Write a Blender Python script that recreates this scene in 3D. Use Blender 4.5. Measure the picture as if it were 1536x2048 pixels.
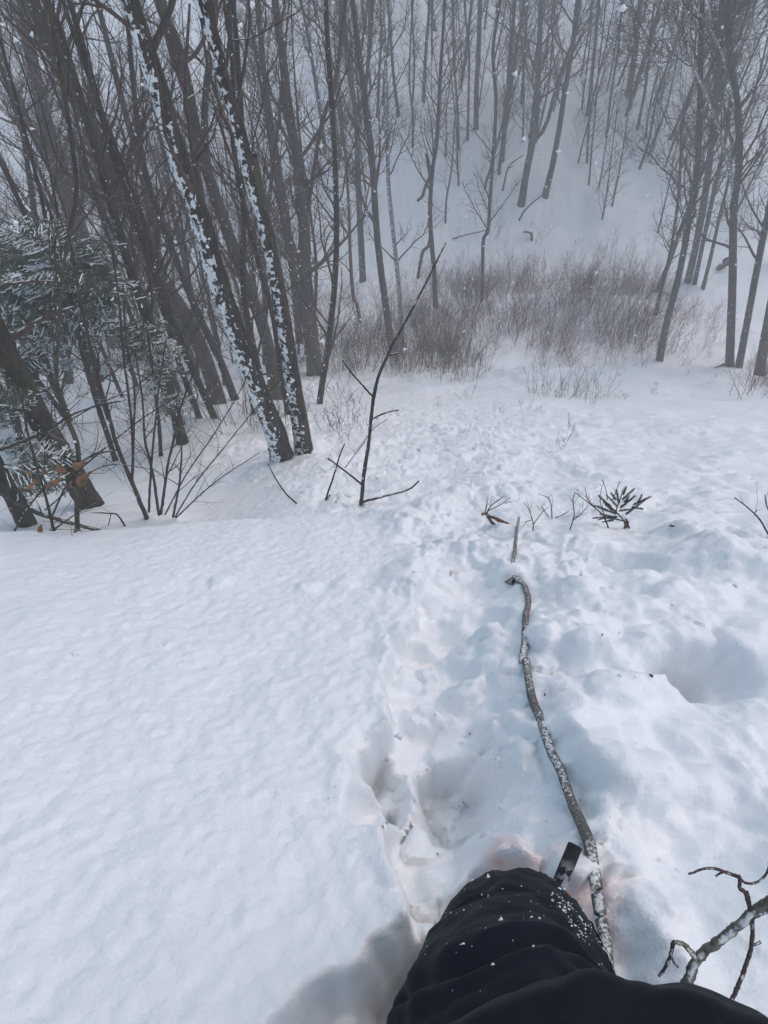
import bpy, math, random
import numpy as np
from mathutils import Vector, Matrix

random.seed(7)
RNG = np.random.default_rng(7)
S = bpy.context.scene
COL = S.collection
for o in list(bpy.data.objects):
    bpy.data.objects.remove(o)

# ------------------------------------------------------------------ camera
PITCH = 52.6                      # degrees below the horizontal
FPX = 1479.0                      # focal length in photograph pixels (26 mm phone lens)
cam_d = bpy.data.cameras.new('camera')
cam = bpy.data.objects.new('camera', cam_d)
COL.objects.link(cam)
cam_d.sensor_fit = 'VERTICAL'
cam_d.sensor_height = 36.0
cam_d.sensor_width = 27.0
cam_d.lens = 36.0 * FPX / 2048.0
cam_d.clip_start = 0.02
cam_d.clip_end = 400.0
cam.location = (0, 0, 0)
cam.rotation_euler = (math.radians(90 - PITCH), 0, 0)
S.camera = cam

# ------------------------------------------------------------------ sky, sun, exposure
SUN_ELEV, SUN_AZ = 60.0, 62.0    # azimuth measured from +Y towards +X
w = bpy.data.worlds.new('World')
S.world = w
w.use_nodes = True
nt = w.node_tree
nt.nodes.clear()
sky = nt.nodes.new('ShaderNodeTexSky')
sky.sky_type = 'NISHITA'
sky.sun_disc = False
sky.sun_elevation = math.radians(SUN_ELEV)
sky.sun_rotation = math.radians(SUN_AZ)
sky.air_density = 1.0
sky.dust_density = 4.0
sky.ozone_density = 1.0
hsv = nt.nodes.new('ShaderNodeHueSaturation')
hsv.inputs['Saturation'].default_value = 1.45
hsv.inputs['Hue'].default_value = 0.470
bg = nt.nodes.new('ShaderNodeBackground')
bg.inputs['Strength'].default_value = 0.12
wo = nt.nodes.new('ShaderNodeOutputWorld')
nt.links.new(sky.outputs[0], hsv.inputs['Color'])
nt.links.new(hsv.outputs[0], bg.inputs['Color'])
nt.links.new(bg.outputs[0], wo.inputs['Surface'])

sun_d = bpy.data.lights.new('sun', 'SUN')
sun_d.energy = 0.5
sun_d.angle = math.radians(80)
sun_d.color = (0.97, 0.99, 1.0)
sun = bpy.data.objects.new('sun', sun_d)
COL.objects.link(sun)
_e, _a = math.radians(SUN_ELEV), math.radians(SUN_AZ)
_to = Vector((math.sin(_a) * math.cos(_e), math.cos(_a) * math.cos(_e), math.sin(_e)))
sun.rotation_euler = _to.to_track_quat('Z', 'Y').to_euler()

S.render.engine = 'CYCLES'
S.cycles.use_denoising = True
S.cycles.max_bounces = 8
S.cycles.diffuse_bounces = 4
S.cycles.glossy_bounces = 2
S.cycles.volume_bounces = 6
S.cycles.transparent_max_bounces = 4
S.view_settings.view_transform = 'Standard'
S.view_settings.look = 'None'
S.view_settings.gamma = 1.0
S.view_settings.use_curve_mapping = False
S.view_settings.exposure = 0.13

HAZE_DENSITY = 0.0115

# ------------------------------------------------------------------ maths helpers
cp, sp = math.cos(math.radians(PITCH)), math.sin(math.radians(PITCH))

def ray(px, py):
    """Unit-depth direction(s) of photograph pixel(s)."""
    px = np.asarray(px, float); py = np.asarray(py, float)
    a = (px - 768.0) / FPX
    b = -(py - 1024.0) / FPX
    return np.stack([a, cp + b * sp, -sp + b * cp], -1)

def depth_pt(px, py, d):
    return ray(px, py) * np.asarray(d)[..., None]

def sstep(a, b, x):
    t = np.clip((x - a) / (b - a), 0, 1)
    return t * t * (3 - 2 * t)

_perm = np.random.default_rng(3).permutation(4096).astype(np.int64)
_gang = np.random.default_rng(4).random(4096) * 2 * np.pi
_grad = np.stack([np.cos(_gang), np.sin(_gang)], -1)

def _hash(ix, iy):
    return _perm[(_perm[ix & 4095] + iy) & 4095]

def perlin(x, y):
    ix = np.floor(x).astype(np.int64); iy = np.floor(y).astype(np.int64)
    fx = x - ix; fy = y - iy
    u = fx * fx * fx * (fx * (fx * 6 - 15) + 10)
    v = fy * fy * fy * (fy * (fy * 6 - 15) + 10)
    def g(dx, dy):
        h = _grad[_hash(ix + dx, iy + dy)]
        return h[..., 0] * (fx - dx) + h[..., 1] * (fy - dy)
    a = g(0, 0); b = g(1, 0); c = g(0, 1); d = g(1, 1)
    return 1.5 * (a + (b - a) * u + (c - a) * v + (a - b - c + d) * u * v)

def fbm(x, y, octv=4, gain=0.5):
    s = 0; a = 1.0
    for i in range(octv):
        s = s + a * perlin(x + 17.3 * i, y - 9.1 * i)
        x = x * 2.03; y = y * 2.03; a *= gain
    return s

def billow(x, y, octv=3, gain=0.5):
    s = 0; a = 1.0
    for i in range(octv):
        s = s + a * (1 - 2 * np.abs(perlin(x + 7.3 * i, y + 3.1 * i)))
        x = x * 2.1; y = y * 2.1; a *= gain
    return s

def cells(x, y):
    """Rounded clods: 1 in the middle of a cell feature point, falling to 0."""
    ix = np.floor(x).astype(np.int64); iy = np.floor(y).astype(np.int64)
    best = np.full(x.shape, 9.0); size = np.zeros(x.shape)
    for dx in (-1, 0, 1):
        for dy in (-1, 0, 1):
            h = _hash(ix + dx, iy + dy)
            jx = (h * 7 % 1009) / 1009.0; jy = (h * 13 % 2003) / 2003.0
            d = (ix + dx + jx - x) ** 2 + (iy + dy + jy - y) ** 2
            m = d < best
            best = np.where(m, d, best); size = np.where(m, (h % 97) / 97.0, size)
    return np.sqrt(np.clip(1 - best / (0.10 + 0.5 * size) ** 1, 0, 1)) * (0.35 + 0.65 * size)

# ------------------------------------------------------------------ the lie of the land
_PY = np.array([-12., -3., 0., 1.2, 2.0, 2.35, 2.75, 3.3, 4.7, 7.0, 10.0, 12.0, 14.0, 17.0, 19.0, 22.0, 26.0, 30.0, 38., 50., 80.])
_PZ = np.array([8.0, 1.25, -1.20, -2.17, -2.82, -3.13, -3.66, -4.12, -5.2, -6.95, -9.4, -10.85, -11.9, -12.85, -13.05, -11.9, -9.9, -7.9, -4.2, -0.6, 1.5])

def _pchip_slopes(x, y):
    h = np.diff(x); d = np.diff(y) / h
    m = np.zeros_like(y); m[0] = d[0]; m[-1] = d[-1]
    for i in range(1, len(x) - 1):
        if d[i - 1] * d[i] > 0:
            w1 = 2 * h[i] + h[i - 1]; w2 = h[i] + 2 * h[i - 1]
            m[i] = (w1 + w2) / (w1 / d[i - 1] + w2 / d[i])
    return m
_PM = _pchip_slopes(_PY, _PZ)

def profile(y):
    i = np.clip(np.searchsorted(_PY, y) - 1, 0, len(_PY) - 2)
    h = _PY[i + 1] - _PY[i]; t = np.clip((y - _PY[i]) / h, 0, 1)
    return ((2*t**3-3*t*t+1)*_PZ[i] + (t**3-2*t*t+t)*h*_PM[i] + (-2*t**3+3*t*t)*_PZ[i+1] + (t**3-t*t)*h*_PM[i+1])

def base_h(x, y):
    # the lip of the bank runs nearer on the far left, a little farther right of the middle
    yy = y + 0.10 * sstep(-0.3, -1.8, x) * sstep(1.6, 2.3, y) * sstep(9, 4, y)
    z = profile(yy)
    # hollow under the trees on the left
    z = z - 0.22 * sstep(-0.5, -1.4, x) * sstep(2.4, 3.0, y) * sstep(7, 4, y)
    # rolling relief farther off
    far = sstep(8, 16, y)
    z = z + far * (0.55 * perlin(x * 0.11 + 5, y * 0.13) + 0.22 * perlin(x * 0.31, y * 0.35 + 3))
    mid = sstep(3, 5, y)
    z = z + mid * (0.09 * perlin(x * 0.55, y * 0.6) + 0.05 * perlin(x * 1.3 + 3, y * 1.5))
    # snow bank step that divides the thicket
    edge = 16.6 + 0.5 * perlin(x * 0.5, 0 * x + 3.3)
    z = z + 0.42 * sstep(-0.5, 1.0, x) * sstep(9, 6, x) * sstep(edge + 0.25, edge - 0.05, y) * sstep(14.5, 16.4, y)
    # valley sides far left and right
    z = z + 0.010 * np.clip(np.abs(x) - 14, 0, 60) ** 1.5
    return z

def hit(px, py, hf=None):
    """First point where the line of sight through pixel(s) meets the snow."""
    hf = hf or base_h
    d = ray(np.atleast_1d(px), np.atleast_1d(py))
    t = np.geomspace(0.25, 90, 900)
    P = d[:, None, :] * t[None, :, None]
    below = P[..., 2] < hf(P[..., 0], P[..., 1])
    k = np.argmax(below, 1); k[~below.any(1)] = 899
    lo = t[np.maximum(k - 1, 0)]; hi = t[k]
    for _ in range(18):
        m = 0.5 * (lo + hi)
        Q = d * m[:, None]
        b = Q[:, 2] < hf(Q[:, 0], Q[:, 1])
        hi = np.where(b, m, hi); lo = np.where(b, lo, m)
    return d * hi[:, None]

def poly_side(x, y, pts):
    """+1 right of the line (walking away from the viewer), -1 left of it."""
    xl = np.interp(y, pts[:, 1], pts[:, 0])
    return np.where(x > xl, 1.0, -1.0)

def poly_dist(x, y, pts):
    """Distance to a polyline and the arc parameter (0..n-1) of the nearest point."""
    best = np.full(x.shape, 1e9); par = np.zeros(x.shape)
    for i in range(len(pts) - 1):
        ax, ay = pts[i]; bx, by = pts[i + 1]
        vx, vy = bx - ax, by - ay
        t = np.clip(((x - ax) * vx + (y - ay) * vy) / (vx * vx + vy * vy), 0, 1)
        d = np.hypot(x - ax - t * vx, y - ay - t * vy)
        m = d < best
        best = np.where(m, d, best); par = np.where(m, i + t, par)
    return best, par

# the trodden trench that runs down from the leg (nearest to farthest)
TR_PX = [(1000, 2040), (985, 1850), (925, 1650), (890, 1490), (878, 1330), (900, 1200), (955, 1090)]
TR_W = np.array([0.17, 0.15, 0.145, 0.165, 0.15, 0.13, 0.13])
TR_D = np.array([0.42, 0.32, 0.25, 0.21, 0.16, 0.10, 0.0])
TR_XY = hit([p[0] for p in TR_PX], [p[1] for p in TR_PX])[:, :2]
# bumps and hollows: pixel centre, radius across, radius along (metres), height (metres), edge 0 soft .. 1 sharp
BUMPS = [(915, 1545, .085, .115, -.09, .9), (860, 1275, .09, .07, -.085, .85), (965, 1270, .05, .05, .05, .8), (930, 1360, .05, .04, .045, .7), (845, 1395, .05, .05, .05, .8), (1000, 1150, .07, .05, .04, .7), (740, 1590, .05, .06, -.10, .9), (1225, 1130, .10, .06, -.06, .9), (1370, 1345, .09, .06, -.06, .9),
         (1150, 1330, .07, .05, .05, .8), (1300, 1300, .08, .06, .05, .8), (1210, 1400, .09, .07, .045, .7), (1420, 1470, .12, .1, .05, .6), (1350, 1560, .1, .07, .04, .7), (1230, 1560, .08, .09, .03, .5),
         (1000, 1668, .055, .060, .085, .8), (1045, 1690, .07, .05, .05, .6), (905, 1705, .06, .045, .05, .7),
         (1062, 1312, .045, .05, .055, .6), (1120, 1290, .10, .14, .07, .5), (1190, 1240, .16, .16, .09, .55),
         (1255, 1350, .16, .13, .06, .6), (1300, 1180, .12, .14, .05, .4), (1420, 1250, .2, .2, .06, .3),
         (1250, 1130, .13, .12, -.12, .55), (1390, 1350, .15, .11, -.10, .55), (1320, 1480, .16, .14, -.04, .4),
         (1210, 1500, .12, .22, .05, .4), (1120, 1180, .10, .14, .05, .5), (1165, 1100, .13, .12, .05, .5),
         (1430, 1130, .25, .2, .06, .4), (1350, 1080, .12, .1, .05, .6), (980, 1230, .07, .1, -.05, .7),
         (900, 1240, .07, .10, -.06, .7), (980, 1340, .07, .09, .03, .6), (1010, 1430, .07, .1, .02, .4),
         (690, 1165, .05, .06, .018, .6), (440, 1160, .055, .06, .022, .7), (620, 1170, .05, .05, .015, .6),
         (880, 1010, .16, .18, .06, .4), (920, 990, .12, .1, .04, .5), (810, 1050, .2, .2, .02, .3),
         (1290, 1620, .20, .12, .03, .3), (1330, 1720, .14, .10, -.05, .4), (1430, 1640, .16, .1, -.03, .4),
         (1250, 1800, .10, .12, .03, .4), (1400, 1840, .14, .12, .03, .4), (600, 905, .35, .25, .10, .3),
         (770, 1540, .05, .10, -.05, .8), (735, 1500, .045, .09, -.035, .7), (1090, 1750, .06, .06, .04, .5),
         (1170, 990, .5, .3, .05, .3), (1000, 960, .4, .3, .04, .3), (320, 1035, .25, .1, .05, .3)]
BXY = hit([b[0] for b in BUMPS], [b[1] for b in BUMPS])[:, :2]
PIT_XY = hit([705, 860], [2090, 1985])[:, :2]

def churn_mask(x, y):
    """1 where the snow is trodden and tumbled (right of the trench edge), 0 on the smooth left bank."""
    ex = np.interp(y, [-.5, .2, .5, .9, 1.3, 1.9, 2.3, 3.0, 4.2, 6.5, 9], [.0, .0, -.06, -.03, .0, .05, -.1, -.45, -1.3, -2.4, -4])
    wob = 0.06 * perlin(x * 3.1, y * 3.1) + 0.1 * perlin(x * 1.1, y * 1.1)
    return sstep(-0.08, 0.12, x - ex + wob)

def blocks(x, y):
    """One level per cell with broken edges between, like crust that has been kicked apart."""
    ix = np.floor(x).astype(np.int64); iy = np.floor(y).astype(np.int64)
    b1 = np.full(x.shape, 9.0); b2 = np.full(x.shape, 9.0); lv = np.zeros(x.shape)
    for dx in (-1, 0, 1):
        for dy in (-1, 0, 1):
            h = _hash(ix + dx, iy + dy)
            d = np.hypot(ix + dx + (h * 7 % 1009) / 1009.0 - x, iy + dy + (h * 13 % 2003) / 2003.0 - y)
            m = d < b1
            b2 = np.where(m, b1, np.minimum(b2, d)); lv = np.where(m, (h % 101) / 101.0, lv); b1 = np.where(m, d, b1)
    return lv * sstep(.0, .22, b2 - b1)

def H(x, y, fine=True):
    x = np.asarray(x, float); y = np.asarray(y, float)
    z = base_h(x, y)
    near = y < 9.5
    if not near.any():
        return z + (far_fine(x, y) if fine else 0)
    dz = np.zeros_like(z)
    xn, yn = x[near], y[near]
    wx = xn + 0.022 * fbm(xn * 8, yn * 8, 3) ; wy = yn + 0.022 * fbm(xn * 8 + 40, yn * 8, 3)
    ragx = wx + 0.004 * perlin(xn * 30, yn * 30); ragy = wy + 0.004 * perlin(xn * 30 + 9, yn * 30)
    a = np.zeros_like(xn)
    d, par = poly_dist(ragx, ragy, TR_XY)
    k = np.arange(len(TR_W))
    hw = np.interp(par, k, TR_W); dp = np.interp(par, k, TR_D)
    hw = hw * (1 + .30 * perlin(xn * 6 + 2, yn * 6)) + .008 * perlin(xn * 18, yn * 18)
    rt = poly_side(ragx, ragy, TR_XY) > 0
    a -= dp * np.where(rt, sstep(hw + .13, hw - .13, d), sstep(hw + 0.012, hw - 0.03, d))
    d2, _ = poly_dist(ragx, ragy, PIT_XY)
    a -= 0.26 * sstep(0.115, 0.045, d2)
    for (bx, by), b in zip(BXY, BUMPS):
        m = (np.abs(xn - bx) < b[2] * 2.2) & (np.abs(yn - by) < b[3] * 2.2)
        if not m.any():
            continue
        r = np.hypot((wx[m] - bx) / b[2], (wy[m] - by) / b[3])
        soft = np.exp(-r * r * 1.3)
        hard = sstep(1.25, 0.55, r)
        a[m] += (1.9 if b[4] < 0 else 1.3) * b[4] * (soft * (1 - b[5]) + hard * b[5])
    cm = churn_mask(xn, yn)
    cn = cm * sstep(8.5, 5.5, yn)
    lip = sstep(2.9, 2.2, yn)
    a += cn * (0.020 + 0.016 * lip) * billow(wx * 3.0, wy * 3.0, 3, 0.45)
    a += cn * lip * 0.075 * fbm(wx * 2.1 + 14, wy * 2.1 + 3, 2, .4)
    a += cn * 0.030 * fbm(wx * 1.9 + 4, wy * 1.9, 2)
    # tumbled clods
    pc = sstep(-0.15, 0.5, perlin(xn * 1.7 + 11, yn * 1.7))
    a += cn * pc * 0.045 * cells(wx * 7.5, wy * 7.5)
    a += cn * 0.03 * sstep(.0, .5, perlin(xn * 2.3 + 31, yn * 2.3)) * cells(wx * 11 + 6, wy * 11)
    a += cn * 0.016 * cells(wx * 19 + 3, wy * 19) * sstep(-.3, .3, perlin(xn * 4 + 3, yn * 4))
    kick = sstep(hw + .22, hw - .02, d) * sstep(.02, .3, dp) + .55 * sstep(.1, .5, perlin(xn * 1.4 + 21, yn * 1.4))
    a += cn * kick * (.066 * blocks(wx * 6.5 + 2, wy * 6.5) + .028 * blocks(wx * 14, wy * 14) - .035)
    # gentle wind drift on the smooth bank
    a += (1 - cm) * (0.025 * perlin(xn * 1.3, yn * 1.0) + 0.012 * perlin(xn * 4, yn * 3.2) + .006 * perlin(xn * 11, yn * 11))
    if fine:
        g = sstep(6, 1.5, yn)
        a += g * (1 - 0.35 * cm) * (0.0062 * perlin(xn * 24, yn * 24) + 0.0040 * perlin(xn * 50, yn * 50)
              + 0.0030 * cells(xn * 30 + 5, yn * 30) * sstep(-.3, .5, perlin(xn * 5, yn * 5)))
        a += g * 0.0022 * perlin(xn * 85, yn * 85)
        a += (1 - g) * (0.010 * fbm(xn * 9, yn * 9, 2) + 0.018 * cells(xn * 4.5, yn * 4.5) * sstep(-.2, .4, perlin(xn * .9, yn * .9)))
    dz[near] = a
    z = z + dz
    if fine:
        z = z + far_fine(x, y)
    return z

def far_fine(x, y):
    f = sstep(7, 12, y)
    return f * (0.11 * perlin(x * 1.1 + 3, y * 1.1) + 0.04 * billow(x * 1.7, y * 1.7, 2) + 0.02 * perlin(x * 5, y * 5))

def Hs(x, y):
    return H(x, y, fine=False)

# ------------------------------------------------------------------ materials
def new_mat(name):
    m = bpy.data.materials.new(name)
    m.use_nodes = True
    n = m.node_tree
    b = n.nodes['Principled BSDF']
    return m, n, b

def N(n, typ, **kw):
    nd = n.nodes.new(typ)
    for k, v in kw.items():
        setattr(nd, k, v)
    return nd

def noise(n, vec, scale, detail=4, rough=0.55):
    t = N(n, 'ShaderNodeTexNoise')
    t.inputs['Scale'].default_value = scale
    t.inputs['Detail'].default_value = detail
    t.inputs['Roughness'].default_value = rough
    n.links.new(vec, t.inputs['Vector'])
    return t.outputs[0]

def ramp(n, fac, p0, p1, c0=(0, 0, 0, 1), c1=(1, 1, 1, 1)):
    r = N(n, 'ShaderNodeValToRGB')
    r.color_ramp.elements[0].position = p0; r.color_ramp.elements[0].color = c0
    r.color_ramp.elements[1].position = p1; r.color_ramp.elements[1].color = c1
    n.links.new(fac, r.inputs[0])
    return r.outputs[0]

def math_n(n, op, a, b=None, c=None):
    m = N(n, 'ShaderNodeMath', operation=op)
    for i, v in enumerate((a, b, c)):
        if v is None: continue
        if isinstance(v, (int, float)): m.inputs[i].default_value = v
        else: n.links.new(v, m.inputs[i])
    return m.outputs[0]

def mixc(n, fac, a, b):
    m = N(n, 'ShaderNodeMix', data_type='RGBA')
    if isinstance(fac, (int, float)): m.inputs[0].default_value = fac
    else: n.links.new(fac, m.inputs[0])
    for i, v in ((6, a), (7, b)):
        if isinstance(v, tuple): m.inputs[i].default_value = (*v[:3], 1)
        else: n.links.new(v, m.inputs[i])
    return m.outputs[2]

SNOW_COL = (0.86, 0.90, 0.92)

def snow_mat():
    m, n, b = new_mat('snow')
    geo = N(n, 'ShaderNodeNewGeometry')
    pos = geo.outputs['Position']
    # pink bounce light beside the knee, painted into the snow colour
    p = PINK_BOUNCE
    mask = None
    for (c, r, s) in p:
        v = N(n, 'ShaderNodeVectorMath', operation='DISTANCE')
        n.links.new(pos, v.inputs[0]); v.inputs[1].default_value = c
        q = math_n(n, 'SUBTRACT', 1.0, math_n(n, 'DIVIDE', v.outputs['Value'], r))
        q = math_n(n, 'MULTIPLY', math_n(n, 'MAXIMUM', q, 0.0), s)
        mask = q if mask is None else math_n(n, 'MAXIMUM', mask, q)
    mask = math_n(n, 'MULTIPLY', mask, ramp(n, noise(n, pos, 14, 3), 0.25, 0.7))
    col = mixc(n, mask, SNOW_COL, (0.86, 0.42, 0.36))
    n.links.new(col, b.inputs['Base Color'])
    b.inputs['Roughness'].default_value = 0.75
    b.inputs['Specular IOR Level'].default_value = 0.15
    h1 = noise(n, pos, 120, 3, 0.6)
    h2 = noise(n, pos, 28, 3, 0.5)
    h = math_n(n, 'ADD', math_n(n, 'MULTIPLY', h1, 0.35), h2)
    bp = N(n, 'ShaderNodeBump')
    bp.inputs['Strength'].default_value = 0.7
    bp.inputs['Distance'].default_value = 0.009
    n.links.new(h, bp.inputs['Height'])
    n.links.new(bp.outputs[0], b.inputs['Normal'])
    return m

def plain_snow(name='stuck_snow'):
    m, n, b = new_mat(name)
    b.inputs['Base Color'].default_value = (*SNOW_COL, 1)
    b.inputs['Roughness'].default_value = 0.8
    b.inputs['Specular IOR Level'].default_value = 0.1
    return m

def bark_mat(name, c0, c1, snow=0.0, top=0.25, scale=18.0, moss=0.0, wind=(-0.55, -0.75, 0.35), soft=.06, attr=False):
    """Bark with stretched furrows, snow blown against the windward side and lying on top of leaning limbs."""
    m, n, b = new_mat(name)
    geo = N(n, 'ShaderNodeNewGeometry')
    pos = geo.outputs['Position']
    mp = N(n, 'ShaderNodeMapping'); mp.inputs['Scale'].default_value = (1, 1, 0.28)
    n.links.new(pos, mp.inputs['Vector'])
    f = noise(n, mp.outputs[0], scale * 2.2, 5, 0.65)
    col = mixc(n, ramp(n, f, 0.35, 0.68), c0, c1)
    big = noise(n, pos, 3.0, 2)
    col = mixc(n, math_n(n, 'MULTIPLY', ramp(n, big, 0.4, 0.7), 0.45), col, tuple(x * 0.55 for x in c0))
    if moss:
        col = mixc(n, math_n(n, 'MULTIPLY', ramp(n, noise(n, pos, 7, 4), 0.48, 0.62), moss), col, (0.05, 0.065, 0.03))
    if snow or top:
        d = N(n, 'ShaderNodeVectorMath', operation='DOT_PRODUCT')
        n.links.new(geo.outputs['Normal'], d.inputs[0])
        wv = Vector(wind).normalized(); d.inputs[1].default_value = wv
        pat = noise(n, pos, scale * 1.5, 4, 0.6)
        a = math_n(n, 'ADD', math_n(n, 'MULTIPLY', d.outputs['Value'], 0.35), pat)
        msk = ramp(n, a, 0.98 - snow, 0.98 + soft - snow) if snow else None
        d2 = N(n, 'ShaderNodeSeparateXYZ'); n.links.new(geo.outputs['Normal'], d2.inputs[0])
        t2 = math_n(n, 'ADD', math_n(n, 'MULTIPLY', d2.outputs[2], 0.6), math_n(n, 'MULTIPLY', noise(n, pos, 9, 3), 0.7))
        msk2 = ramp(n, t2, 1.02 - top, 1.1 - top)
        mk = math_n(n, 'MAXIMUM', msk, msk2) if msk else msk2
        if attr:
            at = N(n, 'ShaderNodeAttribute', attribute_name='snow')
            ps = math_n(n, 'ADD', at.outputs['Fac'], math_n(n, 'MULTIPLY', math_n(n, 'SUBTRACT', noise(n, pos, 55, 4, .65), .5), 1.3))
            mk = math_n(n, 'MAXIMUM', mk, ramp(n, ps, .42, .72))
        col = mixc(n, mk, col, SNOW_COL)
    n.links.new(col, b.inputs['Base Color'])
    b.inputs['Roughness'].default_value = 0.9
    b.inputs['Specular IOR Level'].default_value = 0.15
    bp = N(n, 'ShaderNodeBump'); bp.inputs['Strength'].default_value = 0.6; bp.inputs['Distance'].default_value = 0.008
    n.links.new(f, bp.inputs['Height']); n.links.new(bp.outputs[0], b.inputs['Normal'])
    return m

def flat_mat(name, c, rough=0.7, spec=0.2, var=0.25, scale=20.0):
    m, n, b = new_mat(name)
    geo = N(n, 'ShaderNodeNewGeometry')
    f = noise(n, geo.outputs['Position'], scale, 4)
    n.links.new(mixc(n, ramp(n, f, 0.3, 0.7), tuple(x * (1 - var) for x in c), tuple(min(1, x * (1 + var)) for x in c)), b.inputs['Base Color'])
    b.inputs['Roughness'].default_value = rough
    b.inputs['Specular IOR Level'].default_value = spec
    return m

# ------------------------------------------------------------------ object helpers
def tag(o, label=None, cat=None, group=None, kind=None):
    if label: o['label'] = label
    if cat: o['category'] = cat
    if group: o['group'] = group
    if kind: o['kind'] = kind
    return o

def empty(name, loc, label=None, cat=None, group=None):
    o = bpy.data.objects.new(name, None)
    COL.objects.link(o)
    o.location = loc
    o.empty_display_size = 0.1
    return tag(o, label, cat, group)

def mesh_from(name, V, F4=None, F3=None, mats=(), mi=None, smooth=True):
    me = bpy.data.meshes.new(name)
    V = np.asarray(V, np.float32)
    n4 = 0 if F4 is None else len(F4); n3 = 0 if F3 is None else len(F3)
    me.vertices.add(len(V)); me.vertices.foreach_set('co', V.ravel())
    loops = np.concatenate([np.asarray(F4, np.int32).ravel() if n4 else np.zeros(0, np.int32),
                            np.asarray(F3, np.int32).ravel() if n3 else np.zeros(0, np.int32)])
    me.loops.add(len(loops)); me.loops.foreach_set('vertex_index', loops)
    me.polygons.add(n4 + n3)
    st = np.concatenate([np.arange(n4) * 4, n4 * 4 + np.arange(n3) * 3]).astype(np.int32)
    me.polygons.foreach_set('loop_start', st)
    for mm in mats: me.materials.append(mm)
    if mi is not None: me.polygons.foreach_set('material_index', np.asarray(mi, np.int32))
    me.polygons.foreach_set('use_smooth', np.full(n4 + n3, smooth))
    me.update(calc_edges=True)
    me.validate()
    return me

def obj(name, me, parent=None, loc=None):
    o = bpy.data.objects.new(name, me)
    COL.objects.link(o)
    if parent is not None: o.parent = parent
    if loc is not None: o.location = loc
    return o

class Tubes:
    """Collects many tapered tubes and links them as one mesh."""
    def __init__(s): s.g = {}
    def add(s, P, R, sides=4, mat=0):
        P = np.asarray(P, float); R = np.asarray(R, float)
        if P.ndim == 2: P = P[None]; R = R[None]
        s.g.setdefault((P.shape[1], sides, mat), []).append((P, R))
        return s
    def arrays(s):
        Vs, Fs, Ms, off = [], [], [], 0
        for (n, k, mat), L in s.g.items():
            P = np.concatenate([l[0] for l in L]); R = np.concatenate([l[1] for l in L])
            M = len(P)
            T = np.gradient(P, axis=1)
            T /= np.linalg.norm(T, axis=-1, keepdims=True) + 1e-12
            ax = T.mean(1)
            ref = np.zeros((M, 3)); ref[np.arange(M), np.argmin(np.abs(ax), 1)] = 1
            A = np.cross(T, ref[:, None, :]); A /= np.linalg.norm(A, axis=-1, keepdims=True) + 1e-12
            B = np.cross(T, A)
            th = np.arange(k) * 2 * np.pi / k
            V = P[:, :, None, :] + R[:, :, None, None] * (np.cos(th)[:, None] * A[:, :, None, :] + np.sin(th)[:, None] * B[:, :, None, :])
            i = np.arange(M * n * k).reshape(M, n, k)
            a = i[:, :-1, :]; b = i[:, 1:, :]
            F = np.stack([a, np.roll(a, -1, 2), np.roll(b, -1, 2), b], -1).reshape(-1, 4)
            Vs.append(V.reshape(-1, 3)); Fs.append(F + off); Ms.append(np.full(len(F), mat))
            off += M * n * k
        return np.concatenate(Vs), np.concatenate(Fs), np.concatenate(Ms)
    def mesh(s, name, mats, origin=(0, 0, 0)):
        V, F, M = s.arrays()
        return mesh_from(name, V - np.asarray(origin), F, None, mats, M)

def resample(P, n):
    P = np.asarray(P, float)
    # Catmull-Rom through the points, then even spacing
    Q = np.vstack([2 * P[0] - P[1], P, 2 * P[-1] - P[-2]])
    out = []
    for i in range(1, len(Q) - 2):
        t = np.linspace(0, 1, 12, endpoint=False)[:, None]
        p0, p1, p2, p3 = Q[i - 1], Q[i], Q[i + 1], Q[i + 2]
        out.append(0.5 * (2 * p1 + (p2 - p0) * t + (2 * p0 - 5 * p1 + 4 * p2 - p3) * t * t + (3 * p1 - p0 - 3 * p2 + p3) * t ** 3))
    out.append(P[-1:])
    C = np.concatenate(out)
    s = np.r_[0, np.cumsum(np.linalg.norm(np.diff(C, axis=0), axis=1))]
    u = np.linspace(0, s[-1], n)
    return np.stack([np.interp(u, s, C[:, j]) for j in range(C.shape[1])], -1)

def unit(v):
    return v / (np.linalg.norm(v, axis=-1, keepdims=True) + 1e-12)

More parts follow.
